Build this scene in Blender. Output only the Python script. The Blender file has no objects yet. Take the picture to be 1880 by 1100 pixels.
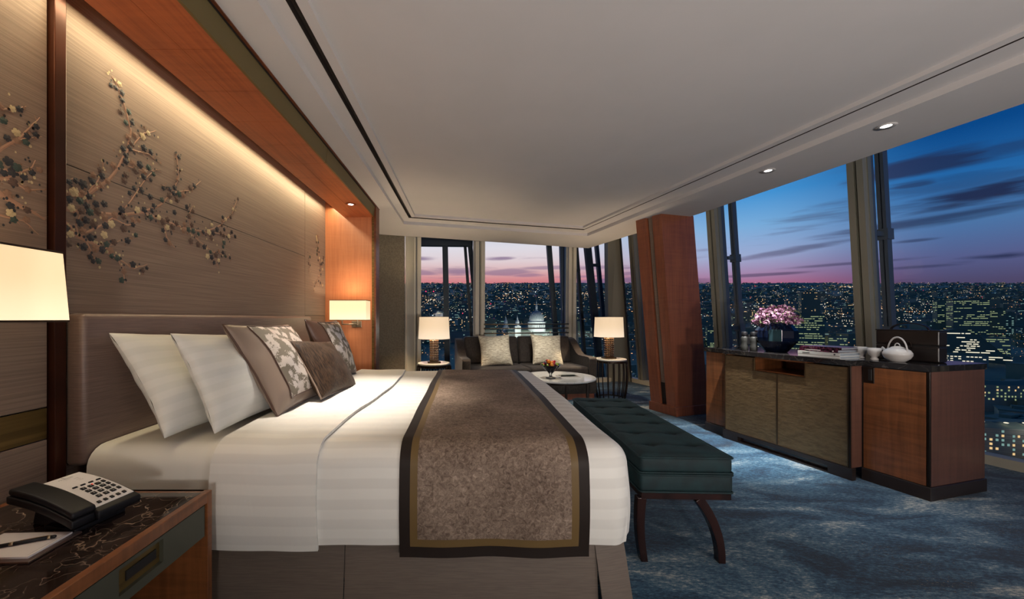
import bpy, bmesh, math, random
import numpy as np
from mathutils import Vector, Matrix, noise as mnoise

S = bpy.context.scene
COL = S.collection
rnd = random.Random(7)
PI = math.pi

# ---------------------------------------------------------------- camera
# eye 1.15 m above the floor, looking level along +Y
cd = bpy.data.cameras.new('camera')
cam = bpy.data.objects.new('camera', cd); COL.objects.link(cam)
cam.location = (0, 0, 1.15); cam.rotation_euler = (PI/2, 0, 0)
cd.sensor_width = 36; cd.lens = 36*680/1880
cd.shift_x = 85/1880; cd.shift_y = 35/1880
cd.clip_start = 0.05; cd.clip_end = 200000
S.camera = cam
def P(px, py, Y):                      # world point seen at a pixel, Y metres away
    return Vector(((px-855)/680*Y, Y, 1.15-(py-585)/680*Y))

S.view_settings.view_transform = 'Standard'
S.view_settings.look = 'None'
S.view_settings.gamma = 1.0
S.view_settings.use_curve_mapping = False
S.view_settings.exposure = 0.0
S.cycles.max_bounces = 7
S.cycles.diffuse_bounces = 4
S.cycles.glossy_bounces = 3
S.cycles.transmission_bounces = 6
S.cycles.transparent_max_bounces = 12
S.cycles.caustics_reflective = False
S.cycles.caustics_refractive = False
S.cycles.sample_clamp_indirect = 3.0
S.cycles.use_denoising = True

# ---------------------------------------------------------------- node helpers
class NT:
    def __init__(s, tree): s.t = tree; s.n = tree.nodes; s.l = tree.links
    def node(s, kind, **kw):
        n = s.n.new(kind)
        for k, v in kw.items(): setattr(n, k, v)
        return n
    def set(s, sock, v):
        if v is None: return
        if isinstance(v, bpy.types.NodeSocket): s.l.new(v, sock)
        else:
            if isinstance(v, (tuple, list)) and len(v) == 3 and sock.type == 'RGBA': v = (*v, 1)
            sock.default_value = v
    def m(s, op, a, b=None, c=None, clamp=False):
        n = s.node('ShaderNodeMath', operation=op, use_clamp=clamp)
        s.set(n.inputs[0], a); s.set(n.inputs[1], b)
        if c is not None: s.set(n.inputs[2], c)
        return n.outputs[0]
    def mix(s, f, a, b, mode='MIX'):
        n = s.node('ShaderNodeMix', data_type='RGBA', blend_type=mode)
        s.set(n.inputs[0], f); s.set(n.inputs[6], a); s.set(n.inputs[7], b)
        return n.outputs[2]
    def ramp(s, f, stops, interp='LINEAR'):
        n = s.node('ShaderNodeValToRGB'); r = n.color_ramp; r.interpolation = interp
        while len(r.elements) < len(stops): r.elements.new(0.5)
        for e, (p, c) in zip(r.elements, stops):
            e.position = p; e.color = (*c, 1) if len(c) == 3 else c
        s.set(n.inputs[0], f)
        return n.outputs[0]
    def smooth(s, v, a, b):
        n = s.node('ShaderNodeMapRange', interpolation_type='SMOOTHSTEP')
        s.set(n.inputs[0], v); n.inputs[1].default_value = a; n.inputs[2].default_value = b
        return n.outputs[0]
    def noise(s, vec, scale, detail=3, rough=.5, dist=0):
        n = s.node('ShaderNodeTexNoise'); s.set(n.inputs['Vector'], vec)
        n.inputs['Scale'].default_value = scale; n.inputs['Detail'].default_value = detail
        n.inputs['Roughness'].default_value = rough; n.inputs['Distortion'].default_value = dist
        return n.outputs['Fac']
    def mapping(s, vec, scale=(1, 1, 1), rot=(0, 0, 0), loc=(0, 0, 0)):
        n = s.node('ShaderNodeMapping'); s.set(n.inputs[0], vec)
        n.inputs['Scale'].default_value = scale; n.inputs['Rotation'].default_value = rot; n.inputs['Location'].default_value = loc
        return n.outputs[0]
    def coord(s, which='Object'):
        return s.node('ShaderNodeTexCoord').outputs[which]
    def bump(s, h, strength=.3, dist=.002):
        n = s.node('ShaderNodeBump'); n.inputs['Strength'].default_value = strength
        n.inputs['Distance'].default_value = dist; s.set(n.inputs['Height'], h)
        return n.outputs[0]

def lin(r, g, b):
    f = lambda c: (c/255/12.92) if c/255 <= .04045 else ((c/255+.055)/1.055)**2.4
    return (f(r), f(g), f(b))

# ---------------------------------------------------------------- dusk sky
w = bpy.data.worlds.new('dusk_sky'); S.world = w; w.use_nodes = True
N = NT(w.node_tree); N.n.clear()
d = N.node('ShaderNodeSeparateXYZ'); N.set(d.inputs[0], N.coord('Generated'))
dx, dy, dz = d.outputs
hyp = N.m('MAXIMUM', N.m('SQRT', N.m('ADD', N.m('MULTIPLY', dx, dx), N.m('MULTIPLY', dy, dy))), .0001)
el = N.m('DIVIDE', dz, hyp)                                   # tangent of the elevation
az = N.m('ARCTAN2', N.m('ABSOLUTE', N.m('ADD', dx, .02)), dy)   # angle from the afterglow
t = N.m('MULTIPLY', el, 1.25, clamp=True)
q = lambda e: e*1.25
glow = N.ramp(t, [(q(.04), lin(150,70,100)), (q(.092), lin(208,120,130)), (q(.108), lin(220,146,150)), (q(.128), lin(226,182,184)), (q(.155), lin(230,210,216)), (q(.19), lin(228,222,232)), (q(.30), lin(170,200,225)), (q(.5), lin(95,150,200)), (q(.78), lin(40,90,150))])
midc = N.ramp(t, [(q(.03), lin(150,80,112)), (q(.074), lin(178,106,140)), (q(.094), lin(168,132,170)), (q(.135), lin(160,172,212)), (q(.20), lin(124,174,222)), (q(.265), lin(70,150,216)), (q(.45), lin(30,95,165)), (q(.78), lin(15,60,120))])
farc = N.ramp(t, [(q(.02), lin(60,60,90)), (q(.06), lin(80,72,106)), (q(.10), lin(88,94,140)), (q(.16), lin(76,118,170)), (q(.23), lin(38,104,170)), (q(.31), lin(10,72,138)), (q(.5), lin(5,50,105)), (q(.78), lin(5,36,80))])
skyc = N.mix(N.smooth(az, .18, .68), glow, midc)
skyc = N.mix(N.smooth(az, .66, .94), skyc, farc)
# streaky clouds, drawn out along the horizon
cv = N.node('ShaderNodeCombineXYZ')
N.set(cv.inputs[0], N.m('MULTIPLY', az, 2.2)); N.set(cv.inputs[1], N.m('MULTIPLY', el, 22.0)); N.set(cv.inputs[2], N.m('MULTIPLY', dx, .3))
cn = N.noise(cv.outputs[0], 1.6, 6, .55, .25)
thick = N.noise(cv.outputs[0], .55, 2, .5, 0)
cl = N.smooth(N.m('ADD', cn, N.m('MULTIPLY', N.m('SUBTRACT', thick, .5), .7)), .56, .70)
low = N.smooth(el, .26, .10)
cl = N.m('MULTIPLY', cl, N.m('ADD', N.m('MULTIPLY', low, .5), .30))
def cloud(a0, e0, wa, we, amt, tilt=0.0):
    da = N.m('DIVIDE', N.m('SUBTRACT', az, a0), wa)
    de = N.m('DIVIDE', N.m('SUBTRACT', N.m('SUBTRACT', el, e0), N.m('MULTIPLY', N.m('SUBTRACT', az, a0), tilt)), we)
    r = N.m('SQRT', N.m('ADD', N.m('MULTIPLY', da, da), N.m('MULTIPLY', de, de)))
    r = N.m('ADD', r, N.m('MULTIPLY', N.m('SUBTRACT', cn, .5), 2.6))
    return N.m('MULTIPLY', N.smooth(r, 1.05, .35), amt)
def ae(px, py):
    X, Z = (px-855)/680, (585-py)/680
    return math.atan2(X+.02, 1), Z/math.hypot(X, 1)
for px, py, wa, we, amt, tl in [(1700,300,.09,.020,.85,0), (1830,275,.07,.012,.5,0), (1820,350,.10,.024,.95,.10), (1690,338,.05,.012,.7,0),
        (1700,405,.16,.010,.75,.06), (1830,385,.12,.010,.5,.1), (1850,469,.05,.007,.8,0), (1690,441,.04,.004,.6,0), (1560,484,.10,.004,.6,0),
        (1440,462,.12,.009,.6,.10), (1700,489,.07,.004,.5,0), (1400,505,.12,.004,.7,0), (1480,403,.08,.005,.3,0),
        (925,474,.055,.007,.8,0), (800,462,.05,.008,.7,0), (830,497,.13,.013,.75,0), (930,500,.10,.011,.65,0), (1010,492,.09,.006,.6,0),
        (970,505,.05,.006,.6,0), (1090,492,.10,.006,.55,0), (1090,507,.10,.004,.5,0), (1150,492,.06,.004,.5,0)]:
    a0, e0 = ae(px, py)
    cl = N.m('MAXIMUM', cl, cloud(a0, e0, wa, we, amt, tl))
cdark = N.mix(N.smooth(az, .3, .95), lin(132,106,142), lin(34,42,74))
skyc = N.mix(cl, skyc, cdark)
below = N.smooth(el, .055, .03)
skyc = N.mix(below, skyc, lin(18,32,44))
bg = N.node('ShaderNodeBackground'); N.set(bg.inputs[0], skyc); bg.inputs[1].default_value = 1.0
N.l.new(bg.outputs[0], N.node('ShaderNodeOutputWorld').inputs[0])

# ---------------------------------------------------------------- lamps of the room, plus added fill lights
def light(name, kind, loc, power, color, size=.05, rot=None, spot=None, blend=.5, aim=None, sx=None, sy=None):
    l = bpy.data.lights.new(name, kind); l.energy = power; l.color = color
    if kind == 'AREA':
        l.shape = 'RECTANGLE'; l.size = sx; l.size_y = sy
    else: l.shadow_soft_size = size
    if kind == 'SPOT': l.spot_size = spot; l.spot_blend = blend
    o = bpy.data.objects.new(name, l); COL.objects.link(o); o.location = loc
    if aim is not None: o.rotation_euler = (Vector(aim)-Vector(loc)).to_track_quat('-Z', 'Y').to_euler()
    elif rot: o.rotation_euler = rot
    o['kind'] = 'helper'
    return o
WARM = (1.0, .70, .38); WARM2 = (1.0, .80, .56); NEUT = (1.0, .90, .78); COOL = (.86, .93, 1.0)
# LED strip in the cove over the headboard wall
light('cove_light', 'AREA', (-1.44, 2.35, 2.36), 15, (1.0,.82,.50), aim=(-1.50, 2.35, 1.2), sx=3.3, sy=.06)
# recessed downlights: over the bed, over the niche, over the sideboard
BED_SPOTS = [(-.745, 1.15, 2.40), (-.745, 2.0, 2.40), (-.745, 2.9, 2.40)]
light('downlight_lamp', 'SPOT', (-.70, 2.3, 2.40), 260, NEUT, .03, spot=.95, blend=1.0, aim=(-.66, 2.25, .6))
light('downlight_lamp', 'SPOT', (-1.11, 3.578, 2.24), 26, WARM2, .02, spot=1.5, blend=.8, aim=(-1.11, 3.85, 0))
light('downlight_lamp', 'SPOT', (2.49, 3.05, 2.35), 560, (1.0,.97,.93), .02, spot=.80, blend=1.0, aim=(2.30, 3.35, 0))
light('downlight_lamp', 'SPOT', (2.66, 2.343, 2.35), 60, COOL, .02, spot=1.0, blend=.9, aim=(2.45, 2.7, 0))
light('downlight_lamp', 'SPOT', (1.0, 4.45, 2.38), 120, (1,.90,.76), .03, spot=1.1, blend=.8, aim=(1.05, 4.95, .4))
# fill lights added behind the camera to brighten the room, no fittings there
light('rear_fill_light', 'POINT', (.4, -1.5, 1.1), 11, (1,.90,.80), .15)
light('rear_fill_light', 'POINT', (3.0, -1.2, 1.1), 32, (1,.90,.80), .15)
light('rear_fill_light', 'POINT', (1.6, -.5, .5), 9, (1,.92,.84), .2)

light('rear_fill_uplight', 'SPOT', (.5, -1.6, .9), 215, (1,.91,.85), .12, spot=1.9, blend=1.0, aim=(.7, 2.6, 2.9))  # added upward spots that only lift the ceiling brightness
light('rear_fill_uplight', 'SPOT', (2.4, -1.6, .9), 190, (1,.91,.86), .12, spot=1.9, blend=1.0, aim=(2.0, 2.6, 2.9))

# ---------------------------------------------------------------- materials
def base_mat(name):
    m = bpy.data.materials.new(name); m.use_nodes = True
    n = NT(m.node_tree); b = m.node_tree.nodes['Principled BSDF']
    return m, n, b
def mat(name, col, rough=.5, metal=0., col2=None, sc=20, stretch=(1,1,1), rot=(0,0,0), bump=0., bsc=None, bstretch=None, bdist=.002,
        spec=None, coat=0., sheen=0., detail=4, coord='Object', lo=.35, hi=.65, trans=0., ior=None, sheencol=None):
    m, n, b = base_mat(name)
    b.inputs['Roughness'].default_value = rough; b.inputs['Metallic'].default_value = metal
    if spec is not None: b.inputs['Specular IOR Level'].default_value = spec
    if coat: b.inputs['Coat Weight'].default_value = coat; b.inputs['Coat Roughness'].default_value = .08
    if sheen:
        b.inputs['Sheen Weight'].default_value = sheen; b.inputs['Sheen Roughness'].default_value = .35
        if sheencol: b.inputs['Sheen Tint'].default_value = (*sheencol, 1)
    if trans: b.inputs['Transmission Weight'].default_value = trans
    if ior: b.inputs['IOR'].default_value = ior
    c = n.coord(coord)
    if col2 is not None:
        f = n.noise(n.mapping(c, stretch, rot), sc, detail)
        n.set(b.inputs['Base Color'], n.mix(n.smooth(f, lo, hi), col, col2))
    else: b.inputs['Base Color'].default_value = (*col, 1)
    if bump:
        h = n.noise(n.mapping(c, bstretch or stretch, rot), bsc or sc, detail)
        n.set(b.inputs['Normal'], n.bump(h, bump, bdist))
    return m
def wood(name, c1, c2, axis='Z', rough=.32, sc=1.0, fig=.5, coat=.15):
    """stained veneer: long grain plus soft cross figure"""
    m, n, b = base_mat(name)
    st = {'X': (1.2, 26, 26), 'Y': (26, 1.2, 26), 'Z': (26, 26, 1.2)}[axis]
    st2 = {'X': (18, 2.0, 2.0), 'Y': (2.0, 18, 2.0), 'Z': (2.0, 2.0, 18)}[axis]
    c = n.coord('Object')
    g = n.noise(n.mapping(c, tuple(v*sc for v in st)), 1.6, 5, .6, .6)
    f = n.noise(n.mapping(c, tuple(v*sc for v in st2)), 1.3, 3, .55, 1.2)
    big = n.noise(c, 1.7, 2)
    v = n.m('ADD', n.m('MULTIPLY', g, .55), n.m('ADD', n.m('MULTIPLY', f, fig*.6), n.m('MULTIPLY', big, .35)))
    n.set(b.inputs['Base Color'], n.mix(n.smooth(v, .30+fig*.22, .68+fig*.3), c1, c2))
    b.inputs['Roughness'].default_value = rough
    b.inputs['Coat Weight'].default_value = coat; b.inputs['Coat Roughness'].default_value = .15
    n.set(b.inputs['Normal'], n.bump(g, .08, .001))
    return m
def emis(name, col, strength, sample=True):
    m = bpy.data.materials.new(name); m.use_nodes = True; n = NT(m.node_tree); n.n.clear()
    e = n.node('ShaderNodeEmission'); e.inputs[0].default_value = (*col, 1); e.inputs[1].default_value = strength
    n.l.new(e.outputs[0], n.node('ShaderNodeOutputMaterial').inputs[0])
    if not sample: m.cycles.emission_sampling = 'NONE'
    return m
def shade_mat(name, col, glow_c, glow_s, pleat=0):
    """lit fabric shade"""
    m, n, b = base_mat(name)
    b.inputs['Roughness'].default_value = .9
    g = n.coord('Generated')
    z = n.node('ShaderNodeSeparateXYZ'); n.set(z.inputs[0], g)
    v = n.mix(n.smooth(z.outputs[2], -.1, .7), (1,1,1), (.80,.74,.64))
    if pleat:
        o = n.node('ShaderNodeSeparateXYZ'); n.set(o.inputs[0], n.coord('Object'))
        a = n.m('ARCTAN2', o.outputs[1], o.outputs[0])
        s_ = n.m('ADD', n.m('MULTIPLY', n.m('SINE', n.m('MULTIPLY', a, pleat)), .06), .92)
        v = n.mix(1, v, s_, 'MULTIPLY')
    n.set(b.inputs['Base Color'], col)
    n.set(b.inputs['Emission Color'], n.mix(1, v, (*glow_c,), 'MULTIPLY')); b.inputs['Emission Strength'].default_value = glow_s
    return m
def marble(name, base, base2, vein, amount=.5, scale=3.0, rough=.07):
    m, n, b = base_mat(name)
    c = n.coord('Object')
    w1 = n.noise(c, scale*1.1, 5, .6)
    dn = n.node('ShaderNodeTexNoise'); n.set(dn.inputs[0], c); dn.inputs['Scale'].default_value = scale*.9; dn.inputs['Detail'].default_value = 4
    va = n.node('ShaderNodeVectorMath', operation='MULTIPLY_ADD'); n.set(va.inputs[0], dn.outputs['Color']); va.inputs[1].default_value = (.55,.55,.55); n.set(va.inputs[2], c)
    vo = n.node('ShaderNodeTexVoronoi', feature='DISTANCE_TO_EDGE'); n.set(vo.inputs['Vector'], n.mapping(va.outputs[0], (1,1.6,1), (0,0,.6))); vo.inputs['Scale'].default_value = scale
    vein_f = n.m('MULTIPLY', n.smooth(vo.outputs['Distance'], .022, .0), n.smooth(w1, .38, .68))
    vo2 = n.node('ShaderNodeTexVoronoi', feature='DISTANCE_TO_EDGE'); n.set(vo2.inputs['Vector'], n.mapping(va.outputs[0], (1.7,1,1), (0,0,-.3), (3,1,0))); vo2.inputs['Scale'].default_value = scale*2.2
    v2 = n.m('MULTIPLY', n.smooth(vo2.outputs['Distance'], .03, .0), n.smooth(w1, .58, .42))
    f = n.m('MULTIPLY', n.m('MAXIMUM', vein_f, n.m('MULTIPLY', v2, .45)), amount)
    n.set(b.inputs['Base Color'], n.mix(f, n.mix(n.smooth(w1, .35, .65), base, base2), vein))
    b.inputs['Roughness'].default_value = rough
    return m

K = {}
K['ceiling'] = mat('ceiling_paint', (.65,.615,.60), .85, col2=(.63,.60,.585), sc=3, bump=.05, bsc=120)
K['ceiling_dark'] = mat('slot_dark', (.035,.025,.02), .6)
K['silk'] = mat('silk_wallcovering', lin(146,126,110), .55, col2=lin(122,104,91), sc=9, stretch=(1,.28,22), bump=.25, bsc=30, bstretch=(1,.4,20), sheen=.15, lo=.25, hi=.75, detail=6)
K['wood'] = wood('orange_maple_veneer', lin(182,99,57), lin(136,66,35), 'Y', fig=.35)
K['wood_v'] = wood('maple_veneer_upright', lin(204,132,90), lin(178,106,68), 'Z', fig=.25)
K['wood_col'] = wood('cherry_veneer', lin(150,88,60), lin(116,66,48), 'Z', fig=.45)
K['wood_cab'] = wood('figured_maple', lin(140,86,50), lin(98,58,32), 'Z', fig=.9, sc=.9)
K['wood_cab2'] = wood('figured_maple_pale', lin(116,80,66), lin(90,62,52), 'Z', fig=.4)
K['wood_trim'] = wood('dark_trim_wood', lin(120,64,36), lin(70,34,20), 'Y')
K['post'] = mat('bronze_post', lin(84,46,30), .32, .55, col2=lin(60,32,22), sc=3)
K['gold'] = mat('brushed_gold', lin(122,100,58), .38, .65, col2=lin(98,80,46), sc=6, stretch=(1,.2,8))
K['goldband'] = mat('olive_fascia', lin(112,98,62), .45, .3)
K['black'] = mat('black_gap', (.008,.007,.007), .5)
K['headboard'] = mat('taupe_satin', lin(132,112,102), .36, .1, col2=lin(112,94,86), sc=18, stretch=(1,.4,30), bump=.15, bsc=40, bstretch=(1,.5,24), sheen=.2, detail=6)
K['skirt'] = mat('taupe_skirt', lin(108,96,86), .6, col2=lin(98,86,77), sc=26, stretch=(.5,.5,14), bump=.15, bsc=40, bstretch=(.6,.6,24), sheen=.2, detail=6)
K['sheet'] = mat('white_sheet', (.72,.70,.64), .75, bump=.12, bsc=6, bdist=.01)
K['porcelain'] = mat('white_porcelain', (.58,.55,.52), .12, coat=.3)
K['steel'] = mat('grey_frame_steel', lin(150,147,132), .45, .2)
K['steel_pale'] = mat('pale_frame', lin(206,198,178), .5)
K['steel_blue'] = mat('blue_grey_fin', lin(104,114,128), .45, .3)
K['steel_dark'] = mat('dark_structure', lin(56,64,72), .5, .2)
K['bronze'] = mat('aged_bronze', lin(96,78,60), .3, .8)
K['nickel'] = mat('satin_nickel', lin(170,155,130), .28, .9)
K['darkmetal'] = mat('dark_bronze_metal', lin(48,38,32), .3, .7)
K['legwood'] = mat('espresso_wood', lin(46,24,20), .25, col2=lin(30,15,12), sc=20, stretch=(1,1,.1), coat=.3)
K['ebony'] = mat('dark_plinth', lin(44,34,30), .4)
K['velvet'] = mat('teal_velvet', (.0025,.022,.026), .75, col2=(.0015,.012,.015), sc=14, bump=.25, bsc=60, sheen=.13, sheencol=(.10,.32,.33))
K['sofa'] = mat('brown_sofa_weave', (.035,.027,.022), .8, col2=(.018,.013,.011), sc=60, stretch=(1,1,.5), bump=.3, bsc=220, sheen=.2)
K['bedbrown'] = mat('brown_chenille', lin(66,48,34), .6, spec=.2, col2=lin(28,19,13), sc=50, stretch=(4,.35,4), bump=.4, bsc=90, bstretch=(3,.5,3), sheen=.03, coord='Object', lo=.38, hi=.62)
K['pip_brown'] = mat('brown_satin_piping', lin(72,50,40), .35, sheen=.2)
K['taupe'] = mat('taupe_satin_flange', lin(126,110,98), .34, sheen=.1)
K['marble_dark'] = marble('dark_emperador_marble', (.016,.011,.010), (.036,.025,.022), lin(190,165,145), .75, 5.0)
K['marble_black'] = marble('black_marble', (.012,.011,.012), (.02,.018,.018), lin(150,140,130), .35, 4.0, .06)
K['marble_white'] = marble('white_marble', (.70,.70,.68), (.62,.63,.62), (.16,.22,.24), .7, 3.0, .1)
K['table_white'] = mat('white_stone_top', (.72,.70,.66), .15)
K['plastic'] = mat('black_plastic', (.006,.006,.008), .5, spec=.3)
K['paper'] = mat('paper', (.74,.72,.72), .8)
K['ink'] = mat('ink', (.03,.03,.035), .6)
K['lacquer'] = mat('dark_leather_lacquer', (.012,.008,.007), .36)
K['vase'] = mat('navy_glass', (.003,.007,.022), .05, spec=.5)
K['binoc'] = mat('binocular_rubber', (.016,.017,.015), .6, bump=.2, bsc=300)
K['lens'] = mat('lens_glass', (.01,.015,.02), .05)

# white sateen with woven stripes (stripes follow the flat cloth, stored as UV)
def sateen(name, c1, c2, freq, axis=1):
    m, n, b = base_mat(name)
    uv = n.node('ShaderNodeSeparateXYZ'); n.set(uv.inputs[0], n.coord('UV'))
    s = n.m('SINE', n.m('MULTIPLY', uv.outputs[axis], freq))
    f = n.smooth(s, -.35, .35)
    n.set(b.inputs['Base Color'], n.mix(f, c1, c2))
    n.set(b.inputs['Roughness'], n.m('ADD', n.m('MULTIPLY', f, .3), .42))
    b.inputs['Sheen Weight'].default_value = .1
    big = n.noise(n.mapping(n.coord('Object'), (3, 1.4, 1.4)), 3.2, 3)
    n.set(b.inputs['Normal'], n.bump(n.m('ADD', n.m('MULTIPLY', s, .04), big), .22, .02))
    return m
K['duvet'] = sateen('white_sateen_stripe', (.76,.74,.69), (.69,.67,.625), 2*PI/.075)
K['pillow'] = sateen('white_pillow_stripe', (.70,.69,.64), (.655,.65,.60), 2*PI/.06)
def damask():
    m, n, b = base_mat('silver_damask')
    c = n.coord('UV')
    dn = n.node('ShaderNodeTexNoise'); n.set(dn.inputs[0], c); dn.inputs['Scale'].default_value = 9; dn.inputs['Detail'].default_value = 3
    va = n.node('ShaderNodeVectorMath', operation='MULTIPLY_ADD'); n.set(va.inputs[0], dn.outputs['Color']); va.inputs[1].default_value = (.05,.05,.05); n.set(va.inputs[2], c)
    vo = n.node('ShaderNodeTexVoronoi', feature='SMOOTH_F1'); n.set(vo.inputs['Vector'], va.outputs[0]); vo.inputs['Scale'].default_value = 19
    a = n.noise(c, 42, 2, .5, 2.5)
    v = n.m('ADD', n.m('MULTIPLY', vo.outputs['Distance'], .9), n.m('MULTIPLY', a, .5))
    f = n.smooth(v, .60, .64)
    n.set(b.inputs['Base Color'], n.mix(f, lin(190,180,172), lin(104,96,84)))
    n.set(b.inputs['Roughness'], n.m('ADD', n.m('MULTIPLY', f, .3), .30)); b.inputs['Metallic'].default_value = .25
    return m
K['damask'] = damask()
def runner_mat():
    m, n, b = base_mat('runner_bark_weave')
    c = n.coord('UV')
    a = n.noise(n.mapping(c, (1, 1, 1)), 60, 6, .75, 1.2)
    big = n.noise(c, 3.0, 3, .6)
    v = n.m('ADD', n.m('MULTIPLY', a, .75), n.m('MULTIPLY', big, .35))
    n.set(b.inputs['Base Color'], n.ramp(v, [(.41, lin(74,60,52)), (.50, lin(106,90,78)), (.58, lin(126,109,96)), (.70, lin(160,142,126))]))
    b.inputs['Roughness'].default_value = .7; b.inputs['Specular IOR Level'].default_value = .2
    n.set(b.inputs['Normal'], n.bump(a, .6, .006))
    return m
K['runner'] = runner_mat()
K['olive'] = mat('olive_satin_band', lin(100,80,48), .5, spec=.25)
K['darkband'] = mat('dark_brown_satin_band', lin(36,28,24), .55, spec=.2)
def carpet():
    m, n, b = base_mat('blue_carpet')
    c = n.coord('Object')
    st = n.mapping(c, (.9, 2.6, 1), (0, 0, .55))
    a = n.noise(st, 1.5, 8, .68, .8)
    fine = n.noise(n.mapping(c, (1, 2.6, 1), (0, 0, .45)), 34, 5, .75)
    fleck = n.noise(n.mapping(c, (1, 3.2, 1), (0, 0, .5)), 75, 3, .7)
    v = n.m('ADD', n.m('MULTIPLY', a, .6), n.m('MULTIPLY', fine, .42))
    col = n.ramp(v, [(.43, (.008,.024,.05)), (.485, (.018,.062,.115)), (.53, (.045,.12,.19)), (.575, (.15,.21,.25)), (.63, (.50,.51,.48))])
    streak = n.noise(n.mapping(c, (.7, 2.2, 1), (0, 0, .55), (5, 2, 0)), 2.2, 4, .6)
    g = n.m('MULTIPLY', n.smooth(fleck, .60, .68), n.smooth(streak, .46, .62))
    n.set(b.inputs['Base Color'], n.mix(g, col, (.34,.28,.17)))
    b.inputs['Roughness'].default_value = .95; b.inputs['Specular IOR Level'].default_value = .15; b.inputs['Sheen Weight'].default_value = .15
    n.set(b.inputs['Normal'], n.bump(n.noise(c, 160, 2), .5, .004))
    return m
K['carpet'] = carpet()
def bronze_door():
    m, n, b = base_mat('bronze_door_leather')
    c = n.coord('Object')
    a = n.noise(n.mapping(c, (1, 1, 3.5)), 16, 5, .65, .6)
    n.set(b.inputs['Base Color'], n.mix(n.smooth(a, .35, .7), lin(130,106,74), lin(106,86,60)))
    b.inputs['Roughness'].default_value = .42; b.inputs['Metallic'].default_value = .55
    n.set(b.inputs['Normal'], n.bump(a, .5, .006))
    return m
K['door'] = bronze_door()
def silver_cush():
    m, n, b = base_mat('silver_crackle_velvet')
    c = n.coord('UV')
    a = n.noise(n.mapping(c, (1, 6, 1)), 16, 6, .75, .8)
    n.set(b.inputs['Base Color'], n.ramp(a, [(.36, lin(128,116,96)), (.48, lin(206,198,176)), (.6, lin(236,232,214))]))
    b.inputs['Roughness'].default_value = .45; b.inputs['Metallic'].default_value = .2
    n.set(b.inputs['Normal'], n.bump(a, .5, .01))
    return m
K['silver'] = silver_cush()
K['wallweave'] = mat('grey_brown_weave', lin(112,104,88), .8, col2=lin(96,88,74), sc=60, bump=.3, bsc=140)
K['curtain'] = mat('cream_curtain', lin(222,214,192), .8, bump=.1)
def glass_mat():
    m = bpy.data.materials.new('window_glass'); m.use_nodes = True; n = NT(m.node_tree); n.n.clear()
    tr = n.node('ShaderNodeBsdfTransparent'); tr.inputs[0].default_value = (.97,.985,.98,1)
    gl = n.node('ShaderNodeBsdfGlossy'); gl.inputs['Roughness'].default_value = .0
    fr = n.node('ShaderNodeFresnel'); fr.inputs[0].default_value = 1.25
    mx = n.node('ShaderNodeMixShader'); n.set(mx.inputs[0], n.m('MULTIPLY', fr.outputs[0], .35))
    n.l.new(tr.outputs[0], mx.inputs[1]); n.l.new(gl.outputs[0], mx.inputs[2])
    n.l.new(mx.outputs[0], n.node('ShaderNodeOutputMaterial').inputs[0])
    return m
K['glass'] = glass_mat()
def bowl_glass(name, tint, fac):
    m = bpy.data.materials.new(name); m.use_nodes = True; n = NT(m.node_tree); n.n.clear()
    tr = n.node('ShaderNodeBsdfTransparent'); tr.inputs[0].default_value = (*tint, 1)
    gl = n.node('ShaderNodeBsdfGlossy'); gl.inputs['Roughness'].default_value = .03
    lw = n.node('ShaderNodeLayerWeight'); lw.inputs[0].default_value = fac
    mx = n.node('ShaderNodeMixShader'); n.set(mx.inputs[0], lw.outputs['Fresnel'])
    n.l.new(tr.outputs[0], mx.inputs[1]); n.l.new(gl.outputs[0], mx.inputs[2])
    n.l.new(mx.outputs[0], n.node('ShaderNodeOutputMaterial').inputs[0])
    return m
K['clear'] = bowl_glass('clear_crystal', (.985,.99,.99), .5)
K['amber'] = mat('amber_glass', lin(150,110,70), .12, trans=.35, col2=lin(90,60,36), sc=12, coat=.4)
K['gem'] = mat('clear_bead', (.6,.5,.38), .05, trans=.6)
K['lit'] = emis('led_white', (1,.95,.88), 12)
K['shade_sconce'] = shade_mat('sconce_shade_fabric', (.7,.6,.45), (1.0,.80,.50), 1.05)
K['shade_table'] = shade_mat('pleated_lamp_shade', (.6,.5,.4), (1.0,.79,.56), .95, pleat=80)

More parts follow.
